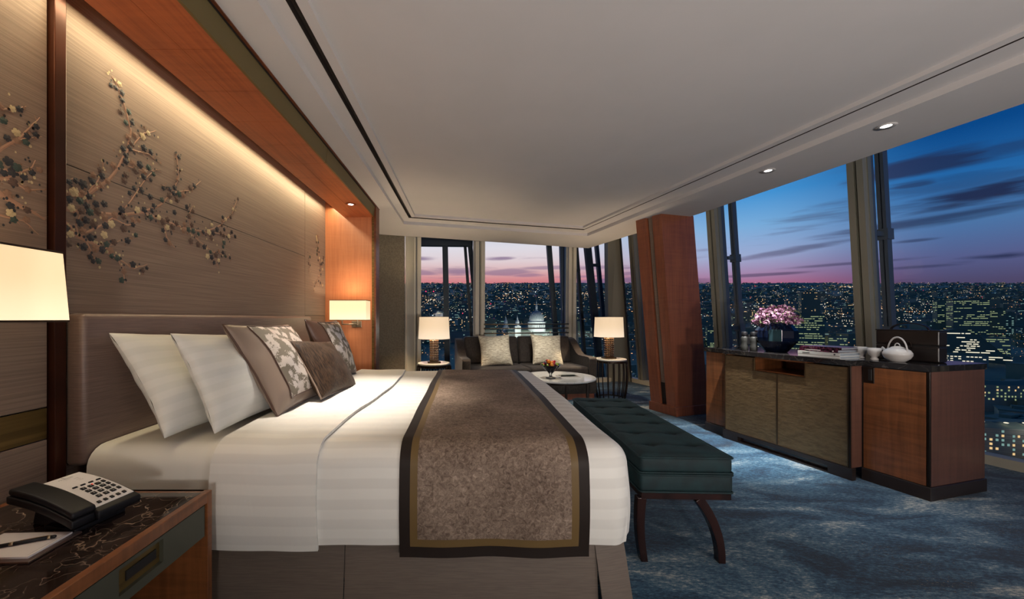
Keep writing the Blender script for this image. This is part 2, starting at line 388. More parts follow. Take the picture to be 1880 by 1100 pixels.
# ---------------------------------------------------------------- mesh helpers
class MB:
    def __init__(s): s.v = []; s.f = []; s.uv = None
    def add(s, vs, fs):
        o = len(s.v); s.v += [tuple(v) for v in vs]; s.f += [tuple(i+o for i in f) for f in fs]; return s
    def box(s, x0, x1, y0, y1, z0, z1, M=None):
        vs = [Vector((x, y, z)) for z in (z0, z1) for y in (y0, y1) for x in (x0, x1)]
        if M: vs = [M @ v for v in vs]
        return s.add(vs, [(0,2,3,1), (4,5,7,6), (0,1,5,4), (2,6,7,3), (0,4,6,2), (1,3,7,5)])
    def hexa(s, b, t):                 # two quads, bottom and top, counter-clockwise from above
        n = len(b)
        return s.add(list(b)+list(t), [tuple(range(n))[::-1], tuple(range(n, 2*n))] + [(i, (i+1)%n, n+(i+1)%n, n+i) for i in range(n)])
    def prism(s, poly, z0, z1):
        return s.hexa([(x, y, z0) for x, y in poly], [(x, y, z1) for x, y in poly])
    def tube(s, pts, r, n=8, caps=True, closed=False):
        pts = [Vector(p) for p in pts]; k = len(pts)
        rs = r if isinstance(r, (list, tuple)) else [r]*k
        o = len(s.v); up = Vector((0, 0, 1)); prev = None
        for i, p in enumerate(pts):
            if closed: t = (pts[(i+1)%k]-pts[i-1])
            else: t = pts[min(i+1, k-1)]-pts[max(i-1, 0)]
            t.normalize()
            if prev is None:
                a = t.cross(up if abs(t.z) < .9 else Vector((1, 0, 0))).normalized()
            else:
                a = (prev-t*prev.dot(t)).normalized()
            prev = a; b = t.cross(a)
            for j in range(n):
                th = 2*PI*j/n
                s.v.append(tuple(p+(a*math.cos(th)+b*math.sin(th))*rs[i]))
        for i in range(k if closed else k-1):
            for j in range(n):
                i2 = (i+1) % k
                s.f.append((o+i*n+j, o+i*n+(j+1)%n, o+i2*n+(j+1)%n, o+i2*n+j))
        if caps and not closed:
            s.f.append(tuple(o+j for j in range(n))[::-1]); s.f.append(tuple(o+(k-1)*n+j for j in range(n)))
        return s
    def bar(s, a, b, w, d, up=(0,0,1)):   # rectangular bar from a to b: w wide, d deep
        a, b = Vector(a), Vector(b); t = (b-a).normalized(); u = t.cross(Vector(up))
        if u.length < 1e-3: u = t.cross(Vector((1, 0, 0)))
        u.normalize(); v = t.cross(u)
        q = [u*(w/2)+v*(d/2), -u*(w/2)+v*(d/2), -u*(w/2)-v*(d/2), u*(w/2)-v*(d/2)]
        return s.hexa([a+k for k in q], [b+k for k in q])
    def lathe(s, prof, n=24, M=None, cap=True):
        o = len(s.v)
        for r, z in prof:
            for j in range(n):
                v = Vector((r*math.cos(2*PI*j/n), r*math.sin(2*PI*j/n), z))
                s.v.append(tuple(M @ v if M else v))
        k = len(prof)
        for i in range(k-1):
            for j in range(n):
                s.f.append((o+i*n+j, o+i*n+(j+1)%n, o+(i+1)*n+(j+1)%n, o+(i+1)*n+j))
        if cap:
            s.f.append(tuple(o+j for j in range(n))[::-1]); s.f.append(tuple(o+(k-1)*n+j for j in range(n)))
        return s
    def grid(s, fn, us, vs, uvfn=None, flip=False):
        o = len(s.v); nu, nv = len(us), len(vs)
        if s.uv is None: s.uv = {}
        for i, u in enumerate(us):
            for j, v in enumerate(vs):
                s.v.append(tuple(fn(u, v)))
                s.uv[len(s.v)-1] = uvfn(u, v) if uvfn else (u, v)
        for i in range(nu-1):
            for j in range(nv-1):
                q = (o+i*nv+j, o+(i+1)*nv+j, o+(i+1)*nv+j+1, o+i*nv+j+1)
                s.f.append(q[::-1] if flip else q)
        return s
    def sphere(s, c, r, nu=10, nv=6, sq=(1,1,1)):
        c = Vector(c)
        prof = [(math.sin(PI*(i+.0)/nv), -math.cos(PI*i/nv)) for i in range(nv+1)]
        prof[0] = (.02, prof[0][1]); prof[-1] = (.02, prof[-1][1])
        return s.lathe(prof, nu, Matrix.Translation(c) @ Matrix.Diagonal((r*sq[0], r*sq[1], r*sq[2], 1)))
    def build(s, name, m, parent=None, smooth=False, bevel=0, seg=2, solid=0, loc=None, rotz=None, subsurf=0, fix=True):
        me = bpy.data.meshes.new(name); me.from_pydata(s.v, [], s.f)
        if s.uv is not None:
            l = me.uv_layers.new(name='UVMap')
            for lp in me.loops: l.data[lp.index].uv = s.uv.get(lp.vertex_index, (0, 0))
        elif fix:
            bm = bmesh.new(); bm.from_mesh(me); bmesh.ops.recalc_face_normals(bm, faces=bm.faces); bm.to_mesh(me); bm.free()
        me.materials.append(K[m] if isinstance(m, str) else m)
        o = bpy.data.objects.new(name, me); COL.objects.link(o)
        if parent is not None: o.parent = parent
        if loc is not None: o.location = loc
        if rotz is not None: o.rotation_euler = (0, 0, rotz)
        if solid:
            k = o.modifiers.new('solid', 'SOLIDIFY'); k.thickness = solid; k.offset = -1
        if solid and smooth: k = o.modifiers.new('split', 'EDGE_SPLIT'); k.split_angle = math.radians(50)
        if bevel:
            k = o.modifiers.new('bevel', 'BEVEL'); k.width = bevel; k.segments = seg; k.limit_method = 'ANGLE'
        if subsurf:
            k = o.modifiers.new('sub', 'SUBSURF'); k.levels = k.render_levels = subsurf
        if smooth:
            for p in me.polygons: p.use_smooth = True
        return o

def tag(o, label=None, cat=None, group=None, kind=None):
    if label: o['label'] = label
    if cat: o['category'] = cat
    if group: o['group'] = group
    if kind: o['kind'] = kind
    return o
def empty(name, loc=(0,0,0), rotz=0, label=None, cat=None, group=None, kind=None, rot=None):
    o = bpy.data.objects.new(name, None); COL.objects.link(o); o.location = loc
    o.rotation_euler = rot if rot else (0, 0, rotz); o.empty_display_size = .05
    return tag(o, label, cat, group, kind)
def copy_tree(o, parent=None):
    c = o.copy(); COL.objects.link(c)
    if parent is not None: c.parent = parent
    for ch in list(o.children): copy_tree(ch, c)
    return c
def lsp(a, b, n): return [a+(b-a)*i/(n-1) for i in range(n)]
# ================================================================ ROOM
WX = -1.53                                                     # headboard wall
def struct(o): o['kind'] = 'structure'; return o
floor_poly = [(-1.9,-2.3), (5.75,-2.3), (4.44,2.25), (3.22,6.42), (3.04,6.86), (2.66,6.9), (-1.9,5.72)]
struct(MB().prism(floor_poly, -.12, 0).build('floor', 'carpet'))
# --- ceiling: perimeter band, two shallow steps, slot diffuser, raised centre
def ring_mesh(outer, inner, z, zi=None):
    bm = bmesh.new()
    for poly in (outer, inner):
        vs = [bm.verts.new((x, y, z)) for x, y in poly]
        for i in range(len(vs)): bm.edges.new((vs[i], vs[(i+1)%len(vs)]))
    bmesh.ops.triangle_fill(bm, edges=bm.edges[:], use_beauty=True)
    return bm
def bm_obj(bm, name, m, parent=None):
    me = bpy.data.meshes.new(name); bm.to_mesh(me); bm.free(); me.materials.append(K[m])
    o = bpy.data.objects.new(name, me); COL.objects.link(o)
    if parent: o.parent = parent
    return o
def inset(poly, ds):                                            # poly clockwise or not, ds per edge (i -> i+1)
    n = len(poly); cx = sum(p[0] for p in poly)/n; cy = sum(p[1] for p in poly)/n
    L = []
    for i in range(n):
        a = Vector(poly[i]); b = Vector(poly[(i+1)%n]); t = (b-a).normalized(); nn = Vector((-t.y, t.x))
        if nn.dot(Vector((cx, cy))-a) < 0: nn = -nn
        L.append((a+nn*ds[i], t))
    out = []
    for i in range(n):
        p, r = L[i-1]; q_, s_ = L[i]
        den = r.x*s_.y-r.y*s_.x
        k = ((q_-p).x*s_.y-(q_-p).y*s_.x)/den
        out.append(tuple(p+r*k))
    return out
outer = [(-.972,-2.2), (-.972,4.12), (-1.75,4.12), (-1.75,5.21), (2.13,6.43), (2.72,4.3), (3.165,2.1), (4.03,-2.2)]
H1 = [(-.80,-1.6), (-.80,4.79), (1.80,5.48), (3.43,-1.6)]
f1 = [.0865,.17,.165,.12]; f2 = [.125,.215,.18,.16]; f3 = [.173,.27,.235,.22]
H2, H3, H4 = inset(H1, f1), inset(H1, f2), inset(H1, f3)
ceil = struct(bm_obj(ring_mesh(outer, H1, 2.37), 'ceiling', 'ceiling'))
def riser(poly, z0, z1, name='ceiling_step', m='ceiling'):
    b = MB(); n = len(poly)
    for i in range(n):
        (x0, y0), (x1, y1) = poly[i], poly[(i+1)%n]
        b.add([(x0,y0,z0), (x1,y1,z0), (x1,y1,z1), (x0,y0,z1)], [(0,1,2,3)])
    return b.build(name, m, ceil)
riser(H1, 2.37, 2.411)
bm_obj(ring_mesh(H1, H2, 2.411), 'ceiling_band', 'ceiling', ceil)
riser(H2, 2.411, 2.45, 'slot_side', 'ceiling_dark'); riser(H3, 2.411, 2.45, 'slot_side', 'ceiling_dark')
bm_obj(ring_mesh(H2, H3, 2.45), 'slot_diffuser', 'ceiling_dark', ceil)
bm_obj(ring_mesh(H3, H4, 2.411), 'ceiling_band', 'ceiling', ceil)
riser(H4, 2.411, 2.437)
MB().add([(x, y, 2.437) for x, y in H4], [(0,1,2,3)]).build('ceiling_centre', 'ceiling', ceil)
# bulkhead behind the window edge of the ceiling, and the slab above
b = MB()
for i in range(3, 7):
    (x0, y0), (x1, y1) = outer[i], outer[i+1]
    b.add([(x0,y0,2.37), (x1,y1,2.37), (x1,y1,3.1), (x0,y0,3.1)], [(0,1,2,3)])
b.build('blind_pocket', 'ceiling', ceil)
struct(MB().prism([(-1.95,-2.3), (5.7,-2.3), (4.4,2.25), (3.2,6.5), (3.0,6.95), (-1.95,5.8)], 3.1, 3.25).build('ceiling_slab', 'ceiling'))

# --- headboard wall with panels
wall = struct(MB().box(WX-.12, WX-.012, -2.2, 4.14, 0, 3.1).build('wall_left', 'black'))
G = .002
def panel(y0, y1, z0, z1, m='silk', name='wall_panel'):
    return MB().box(WX-.012, WX, y0+G, y1-G, z0+G, z1-G).build(name, m, wall, bevel=.0015, seg=1)
panel(.70, 1.356, .826, 2.6); panel(.70, 1.356, .71, .826, 'gold', 'gold_band'); panel(.70, 1.356, 0, .71)
panel(1.402, 3.526, 1.742, 2.6); panel(1.402, 3.526, .60, 1.742); panel(1.402, 3.526, 0, .60)
panel(3.526, 4.04, 1.18, 2.6); panel(3.526, 4.04, 0, 1.18)
MB().box(WX-.012, WX+.022, 1.359, 1.400, 0, 2.6).build('bronze_post', 'post', wall, bevel=.003)
# end wall of the niche, in orange veneer, and the matching one beside the near nightstand
endw = struct(MB().box(WX-.12, -1.018, 4.04, 4.14, 0, 3.1).build('wall_niche', 'wood_v'))
MB().box(-1.018, -.992, 4.02, 4.15, 0, 2.37).build('gold_edge', 'gold', endw)
MB().box(-.990, -.968, 4.00, 4.15, 0, 2.385).build('wood_edge', 'wood_trim', endw, bevel=.003)
struct(MB().box(WX-.12, -.99, .60, .70, 0, 2.72).build('wall_niche_near', 'wood_v'))
# soffit over the headboard: veneer panels, olive fascia, wood edge
sof = struct(MB().box(-1.325, -1.002, .70, 4.04, 2.262, 2.39).build('soffit', 'wood'))
for c in range(2):
    for r in range(12):
        x0 = -1.325+.162*c; y0 = 4.04-.28*(r+1)
        MB().box(x0+.0008, x0+.1612, max(y0, .70)+.0008, y0+.2792, 2.255, 2.262).build('veneer_panel', 'wood', sof)
y = .70
for y1 in (2.62, 4.00):
    MB().add([(-1.002,y+.001,2.255), (-1.002,y1,2.255), (-.990,y1,2.255), (-.990,y+.001,2.255), (-1.002,y+.001,2.358), (-1.002,y1,2.358), (-.980,y1,2.358), (-.980,y+.001,2.358)],
             [(0,3,2,1), (4,5,6,7), (2,3,7,6), (0,1,5,4), (1,2,6,5), (3,0,4,7)]).build('olive_fascia', 'goldband', sof); y = y1+.004
MB().box(-1.0, -.976, .70, 4.0, 2.358, 2.366).build('shadow_gap', 'black', sof)
MB().box(-1.0, -.962, .70, 4.15, 2.366, 2.386).build('wood_edge', 'wood_trim', sof, bevel=.002)
# remaining walls
struct(MB().box(-1.95, 5.75, -2.3, -2.2, -.1, 3.2).build('wall_back', 'ceiling'))
struct(MB().box(-1.95, -1.75, 4.14, 5.7, -.1, 3.2).build('wall_side', 'ceiling'))
struct(MB().box(-1.95, -1.65, -2.3, .60, -.1, 3.2).build('wall_side_near', 'ceiling'))
wf = MB().hexa([(-1.75,5.25,0), (-.905,5.51,0), (-.935,5.60,0), (-1.78,5.36,0)], [(-1.75,5.25,2.7), (-.905,5.51,2.7), (-.935,5.60,2.7), (-1.78,5.36,2.7)]).build('wall_far', 'wallweave')
struct(wf)

# --- glazed facades. Both lean inwards with height.
def fw(x): return 6.095+.265*x                                    # far facade, floor line
FD = Vector((.9666, .2562, 0)); FN = Vector((-.2562, .9666, 0))    # along, outward
RD = Vector((-.281, .960, 0)); RN = Vector((.960, .281, 0))
R0 = Vector((3.16, 6.42, 0))+Vector((-.281, .960, 0))*.10                                      # point of the window-side facade on the floor
LEAN = .085
LEAN2 = .012
def up(p, n, h):
    L = LEAN if n.x > 0 else LEAN2
    return Vector((p.x-n.x*L*h, p.y-n.y*L*h, h))
HT = 3.1
def strip(p, D, Nn, a0, a1, d0, d1, z0=0, z1=HT):                  # leaning box: a along, d outward
    q = [p+D*a0+Nn*d0, p+D*a1+Nn*d0, p+D*a1+Nn*d1, p+D*a0+Nn*d1]
    return [up(v, Nn, z0) for v in q], [up(v, Nn, z1) for v in q]
def mullion(parent, p, D, Nn, wd, outer=True, pale=False):
    b = MB(); b.hexa(*strip(p, D, Nn, -wd/2, -wd*.10, -.06, .05)); b.hexa(*strip(p, D, Nn, wd*.10, wd/2, -.06, .05)); b.hexa(*strip(p, D, Nn, -wd*.56, -wd/2, .0, .05)); b.hexa(*strip(p, D, Nn, wd*.02, wd*.06, -.045, .05)); b.build('mullion_frame', 'steel_pale' if pale else 'steel', parent)
    MB().hexa(*strip(p, D, Nn, -wd*.10, wd*.10, -.03, .05)).build('gasket', 'steel_dark', parent)
    if outer:
        b = MB(); b.hexa(*strip(p, D, Nn, -wd*.30, -wd*.12, .05, .15)); b.hexa(*strip(p, D, Nn, wd*.12, wd*.30, .05, .15)); b.build('outer_fin', 'steel_blue', parent)
def rod(parent, p, D, Nn, off, w1=.062):
    b = MB(); b.hexa(*strip(p, D, Nn, -w1/2, -w1*.1, off, off+.07, 0, 3.1)); b.hexa(*strip(p, D, Nn, w1*.1, w1/2, off, off+.07, 0, 3.1)); b.hexa(*strip(p, D, Nn, -w1*.1, w1*.1, off+.02, off+.05, 0, 3.1)); b.build('outer_rail', 'steel_blue', parent)
    for z in (1.0, 1.96):
        b = MB(); b.hexa(*strip(p, D, Nn, -.015, .015, .2, off+.02, z, z+.045)); b.hexa(*strip(p, D, Nn, -w1*.7, w1*.7, off-.012, off+.082, z-.03, z+.075)); b.build('bracket', 'steel_blue', parent)
# window 1: the far facade behind the sofa
w1 = empty('window_1', (0,0,0), kind='structure')
fp = lambda x: Vector((x, fw(x), 0))
MB().hexa(*strip(fp(-.80), FD, FN, -.02, 3.60, .0, .02)).build('glass_pane', 'glass', w1)
mullion(w1, fp(-.79), FD, FN, .14, False, True); mullion(w1, fp(.217), FD, FN, .165, True, True); mullion(w1, fp(1.858), FD, FN, .15, True, True)
MB().hexa([(-.90,5.51,0), (-.872,5.50,0), (-.80,5.86,0), (-.93,5.86,0)], [(-.90,5.51,2.7), (-.872,5.50,2.7), (-.80,5.80,2.7), (-.93,5.80,2.7)]).build('window_reveal', 'curtain', w1)
MB().hexa(*strip(fp(-.80), FD, FN, 0, 3.55, -.06, .05, 0, .07)).build('window_sill', 'steel_pale', w1)
MB().hexa(*strip(fp(-.80), FD, FN, -.6, 3.60, -.02, .06, 2.55, 2.70)).build('head_frame', 'steel_dark', w1)
for y_, nm in ((1.055, 0), (.985, 1), (.905, 2)):
    MB().tube([fp(.30)+Vector((.0,-.10,y_)), fp(1.80)+Vector((0,-.10,y_))], .011, 8).build('safety_rail', 'nickel', w1, smooth=True)
# corner post between the facades
MB().hexa([(2.62,6.79,0), (3.00,6.74,0), (3.03,6.88,0), (2.62,6.93,0)], [(2.53,6.60,HT), (2.70,6.60,HT), (2.77,6.78,HT), (2.53,6.78,HT)]).build('corner_post', 'steel', w1)
MB().hexa([(2.99,6.70,0), (3.015,6.70,0), (3.05,6.88,0), (3.02,6.88,0)], [(2.69,6.56,HT), (2.715,6.56,HT), (2.79,6.78,HT), (2.76,6.78,HT)]).build('gasket', 'steel_dark', w1)
# window 2: the facade beside the sideboard
w2 = empty('window_2', (0,0,0), kind='structure')
for i in range(-1, 6):
    a0 = -1.51*i
    if i == -1: seg = (0, .34)
    else: seg = (a0-1.51, a0)
    MB().hexa(*strip(R0, RD, RN, seg[0], seg[1], 0, .02)).build('glass_pane', 'glass', w2)
for i in range(0, 6):
    p = R0+RD*(-1.51*i)
    mullion(w2, p, RD, RN, .12)
    if i: rod(w2, p, RD, RN, .31)
MB().hexa(*strip(R0, RD, RN, -8.8, .34, -.07, .05, 0, .075)).build('window_sill', 'steel_pale', w2)
MB().hexa(*strip(R0, RD, RN, -8.8, .34, -.02, .06, HT-.06, HT)).build('head_frame', 'steel_dark', w2)
# structure of the tower's open corner, outside the far glass
ow = struct(empty('trim_1', (0,0,0)))
def outbar(a, b, Y, wd, dp=.10, m='steel_dark'):
    MB().bar(P(*a, Y), P(*b, Y), wd, dp, (0,1,0)).build('outer_steel', m, ow)
outbar((770,444), (868,445), 6.9, .16, .12)
outbar((817,440), (822,700), 6.9, .10)
outbar((853,440), (872,700), 7.0, .055); outbar((862,440), (886,700), 6.9, .085)
outbar((1006,430), (1028,720), 7.3, .09)
outbar((1032,440), (1040,720), 6.9, .10, .1, 'steel_blue')
outbar((1048,440), (1062,720), 7.2, .07, .1, 'steel_blue'); outbar((1057,440), (1078,720), 7.6, .055, .1)
outbar((1077,440), (1106,720), 7.4, .12, .12); outbar((1094,440), (1120,720), 7.8, .065, .1)
outbar((1086,487), (1100,487), 7.6, .05); outbar((1050,497), (1064,497), 7.4, .05)
outbar((1114,440), (1128,720), 7.4, .06, .1, 'steel_blue')

# --- leaning clad column
colu = struct(empty('column', (2.6,4.5,0)))
def C(*a): return [Vector(v)-Vector((2.6,4.5,0)) for v in a]
Bq = [Vector(v) for v in ((2.34,4.68,.10), (2.46,4.34,.10), (2.945,4.50,.10), (2.83,4.86,.10))]
Tq = [Vector(v) for v in ((2.12,4.62,2.38), (2.27,4.31,2.38), (2.73,4.44,2.38), (2.60,4.80,2.38))]
o_ = Vector((2.6,4.5,0))
def colpiece(s0, s1, dep, name, m, za=0., zb=1.):
    A, B = Bq[0].lerp(Bq[1], s0), Bq[0].lerp(Bq[1], s1); A2, B2 = Tq[0].lerp(Tq[1], s0), Tq[0].lerp(Tq[1], s1)
    A, A2 = A.lerp(A2, za), A.lerp(A2, zb); B, B2 = B.lerp(B2, za), B.lerp(B2, zb)
    n_ = Vector((.94,.33,0))
    q0 = n_*dep; q1 = n_*.2
    MB().hexa([A+q0-o_, B+q0-o_, B+q1-o_, A+q1-o_], [A2+q0-o_, B2+q0-o_, B2+q1-o_, A2+q1-o_]).build(name, m, colu)
colpiece(0, .40, 0, 'veneer_board', 'wood_col'); colpiece(.66, 1.0, 0, 'veneer_board', 'wood_col')
colpiece(.44, .66, .03, 'recessed_panel', 'silk', .12, 1); colpiece(.40, .66, .035, 'recessed_mirror', 'black', 0, .12)
colpiece(.40, .44, .05, 'shadow_gap', 'black')
MB().hexa([Bq[0]+Vector((.12,.04,0))-o_, Bq[1]+Vector((.004,.0,0))-o_, Bq[2]-o_, Bq[3]-o_], [Tq[0]+Vector((.12,.04,0))-o_, Tq[1]+Vector((.004,0,0))-o_, Tq[2]-o_, Tq[3]-o_]).build('column_core', 'wood_col', colu)
MB().hexa(*[[Vector(v)-o_ for v in q] for q in (
    ((2.325,4.70,0), (2.462,4.32,0), (2.965,4.49,0), (2.85,4.88,0)), ((2.32,4.69,.11), (2.452,4.32,.11), (2.955,4.49,.11), (2.84,4.88,.11)))]).build('column_plinth', 'wood_col', colu, bevel=.004)

# --- recessed downlights
def downlight(x, y, z, lab, group='recessed ceiling downlights'):
    e = empty('downlight', (x, y, z), 0, lab, 'downlight', group)
    MB().lathe([(.026,0), (.047,-.001), (.050,-.006), (.026,-.004)], 28, cap=False).build('trim_ring', 'ceiling' if z > 2.3 else 'wood', e, smooth=True)
    MB().lathe([(.001,-.002), (.026,-.002)], 24, cap=False).build('lamp_lens', 'lit', e)
downlight(2.49, 3.05, 2.37, 'recessed white ceiling downlight over the vase end of the sideboard')
downlight(2.66, 2.343, 2.37, 'recessed white ceiling downlight over the teapot end of the sideboard')
downlight(-1.11, 3.578, 2.255, 'small downlight set in the orange wooden soffit above the far wall lamp')

# ================================================================ BLOSSOM EMBROIDERY on the wall panels
ZX = lambda x, y: (x*.54545, y*.54545)                            # the sketch below was measured at this scale
def onwall(px, py, lift=.001):
    Y = -WX*680/(855-px); return Vector((WX+lift, Y, 1.15-(py-585)/680*Y))
branches = [
 ([(195,645),(240,655),(290,655),(330,630),(370,600),(400,560),(430,500),(440,440),(425,380),(405,320),(385,270),(375,258)], 7),
 ([(195,695),(250,712),(300,712),(350,720),(420,722),(480,715),(540,690),(580,650),(600,600),(597,550),(592,510)], 7),
 ([(195,735),(230,760),(262,795),(300,815),(350,840),(395,870),(415,910),(420,955)], 7),
 ([(262,795),(320,770),(380,735),(430,690),(470,630),(500,590),(525,570)], 4),
 ([(480,715),(550,740),(620,770),(690,780),(740,760),(780,720),(800,665)], 5),
 ([(620,770),(680,820),(720,850),(760,860),(782,872)], 3), ([(720,850),(735,905)], 2),
 ([(290,655),(320,620),(340,590),(350,540)], 3), ([(440,500),(480,450),(525,440)], 3), ([(290,815),(310,860),(325,890)], 3),
 ([(395,870),(450,905),(495,890)], 3), ([(380,735),(430,760),(465,745)], 3), ([(550,740),(560,800),(590,835)], 3),
 ([(580,650),(640,640),(675,610)], 3), ([(430,500),(500,520),(535,545)], 3), ([(195,645),(215,615),(250,600)], 4),
 ([(300,712),(290,670),(265,640)], 3), ([(430,560),(480,575),(540,572)], 2), ([(700,780),(760,790),(800,800)], 2),
 ([(600,660),(560,630),(540,620)], 2), ([(350,840),(400,810),(460,800)], 2), ([(262,795),(255,760),(270,715)], 3), ([(640,775),(635,720),(650,690)], 2)]
branches_n = [
 ([(-20,372),(40,365),(88,358)], 3), ([(-20,515),(60,470),(100,430),(133,395)], 4), ([(-20,560),(60,585),(100,570),(118,540)], 4),
 ([(-20,640),(60,690),(110,715),(150,740)], 8), ([(20,600),(90,640),(150,640)], 4), ([(-20,720),(80,745),(130,790)], 3), ([(60,470),(140,460)], 2), ([(-20,610),(10,600),(50,585)], 6)]
branches_f = [([(528,340),(530,400),(534,450),(545,500),(540,540),(520,575),(510,605)], 2), ([(487,450),(492,490),(486,530)], 2), ([(545,500),(556,470),(560,460)], 2), ([(540,560),(562,600)], 2)]
FZ = lambda x, y: (380+x*.382, 300+y*.382)
def flower(y, z, r, rot):
    b = MB(); vs = [(0, 0, .003)]; n = 5; k = 6
    for i in range(n*k):
        a = 2*PI*i/(n*k); rr = r
        vs.append((0, rr*math.cos(a+rot), .0)); 
    V_ = [Vector((0.0035, 0, 0))]
    for i in range(n*k):
        a = 2*PI*i/(n*k); rr = r*(.70+.30*abs(math.sin(a*n/2))**.6)
        V_.append(Vector((.0012, rr*math.cos(a+rot), rr*math.sin(a+rot))))
    b.add(V_, [(0, i+1, (i+1)%(n*k)+1) for i in range(n*k)])
    # stamen centre
    b.add([Vector((.0045, r*.16*math.cos(2*PI*i/6), r*.16*math.sin(2*PI*i/6))) for i in range(6)], [tuple(range(6))])
    return b
FC = {'navy': mat('thread_navy', lin(38,40,46), .5, col2=lin(58,60,64), sc=200), 'green': mat('thread_green', lin(44,60,56), .5, col2=lin(66,82,76), sc=200),
      'cream': mat('thread_cream', lin(206,188,148), .5, col2=lin(176,158,122), sc=200), 'rose': mat('thread_rosewood', lin(150,118,96), .5, col2=lin(120,92,76), sc=200),
      'brown': mat('thread_brown', lin(76,58,52), .5, col2=lin(96,78,68), sc=200)}
K['thread_stem'] = mat('thread_stem', lin(164,128,106), .6)
protos = {}
for cn_ in FC:
    protos[cn_] = [flower(0, 0, 1.0, a) for a in (0, .5)]
fr = random.Random(3); meshes = {}
def put_flower(p, r, c):
    key = (c, fr.randrange(2))
    if key not in meshes:
        o = protos[key[0]][key[1]].build('blossom', FC[c], wall); meshes[key] = o.data
    else:
        o = bpy.data.objects.new('blossom', meshes[key]); COL.objects.link(o); o.parent = wall
    o.location = p; o.scale = (1, r, r*fr.uniform(.9, 1.05)); o.rotation_euler = (fr.uniform(0, 6), 0, 0)
def embroider(br, conv, fsize, zone, nf, nb, lo, hi):
    stems = MB(); buds = {c: MB() for c in ('navy', 'cream', 'rose')}
    pts = []
    for pl, wd in br:
        q = [onwall(*conv(x, y)) for x, y in pl]
        for a, b_ in zip(q[:-1], q[1:]):
            for i in range(6): pts.append((a.lerp(b_, i/6), (q.index(a)+i/6)/(len(q)-1)))
        n = len(q); base = wd*.0014
        stems_p = []
        for a, b_ in zip(q[:-1], q[1:]):
            for i in range(3):
                t_ = a.lerp(b_, i/3); stems_p.append(t_+Vector((0, fr.uniform(-.002,.002), fr.uniform(-.002,.002))))
        stems_p.append(q[-1])
        for i, (a, b_) in enumerate(zip(stems_p[:-1], stems_p[1:])):
            f0 = 1-.8*i/len(stems_p); f1_ = 1-.8*(i+1)/len(stems_p)
            t_ = (b_-a); nn = Vector((0, -t_.z, t_.y)).normalized()
            stems.add([a+nn*base*f0, a-nn*base*f0, b_-nn*base*f1_, b_+nn*base*f1_, a+Vector((.0015,0,0)), b_+Vector((.0015,0,0))], [(0,4,5,3), (4,1,2,5)])
            if i % 2 == 0 and i > 1:                                     # short spurs
                s_ = 1 if fr.random() < .5 else -1; L_ = fr.uniform(.012, .03)
                tip = a+(nn*s_+t_.normalized()*.8).normalized()*L_
                stems.add([a+t_*.2, a-t_*.1, tip], [(0,1,2)])
    used = []
    k = 0; tries = 0
    while k < nf and tries < 4000:
        tries += 1
        c, fc = fr.choice(pts); zn = zone*(1-.65*fc); p = c+Vector((0, fr.gauss(0, zn), fr.gauss(0, zn)))
        if fr.random() < (fc-.45)*1.4: continue
        r = fr.uniform(*fsize)*(1-.30*fc)
        if p.y < lo+r or p.y > hi-r or any((p-u).length < (r+s_)*.78 for u, s_ in used): continue
        used.append((p, r)); k += 1
        put_flower(p, r, fr.choices(['navy', 'green', 'cream', 'rose', 'brown'], [34, 16, 15, 17, 18])[0])
    for i in range(nb):
        c, fc = fr.choice(pts); zn = zone*1.2*(1-.6*fc); p = c+Vector((.0008, fr.gauss(0, zn), fr.gauss(0, zn)))
        if p.y < lo+.01 or p.y > hi-.01 or any((p-u).length < s_*.9 for u, s_ in used): continue
        r = fr.uniform(.22, .40)*fsize[0]; col_ = fr.choices(['navy', 'cream', 'rose'], [55, 25, 20])[0]
        a0 = fr.uniform(0, 6)
        buds[col_].add([p+Vector((.001, r*math.cos(2*PI*j/7+a0), r*1.25*math.sin(2*PI*j/7+a0))) for j in range(7)], [tuple(range(7))])
    stems.build('blossom_branch', 'thread_stem', wall)
    for c, b_ in buds.items():
        if b_.f: tag(b_.build('blossom_buds', FC[c], wall), kind='stuff')
embroider(branches, ZX, (.0145, .021), .027, 165, 420, 1.403, 3.52)
embroider(branches_n, ZX, (.013, .0185), .020, 36, 80, 1.10, 1.357)
embroider(branches_f, FZ, (.014, .022), .028, 30, 60, 3.53, 4.03)
# ================================================================ BED
bed = empty('bed', (0,0,0), 0, 'king bed dressed in striped white linen with a tall taupe headboard', 'bed')
BZ = .665; YN, YF = 1.40, 3.47; XF = .635                           # top of the linen, near and far sides, foot
MB().box(-1.527, -1.45, 1.405, 3.49, .585, 1.170).build('headboard', 'headboard', bed, smooth=True, bevel=.022, seg=4)
MB().box(-1.44, .52, 1.50, 3.38, .10, .34).build('bed_base', 'skirt', bed)
MB().box(-1.445, .55, 1.46, 3.42, .34, .60).build('mattress', 'sheet', bed, bevel=.06, seg=4, smooth=True)
for x in (-1.3, .4):
    for y in (1.56, 3.3): MB().box(x-.04, x+.04, y-.04, y+.04, 0, .10).build('foot', 'ebony', bed)
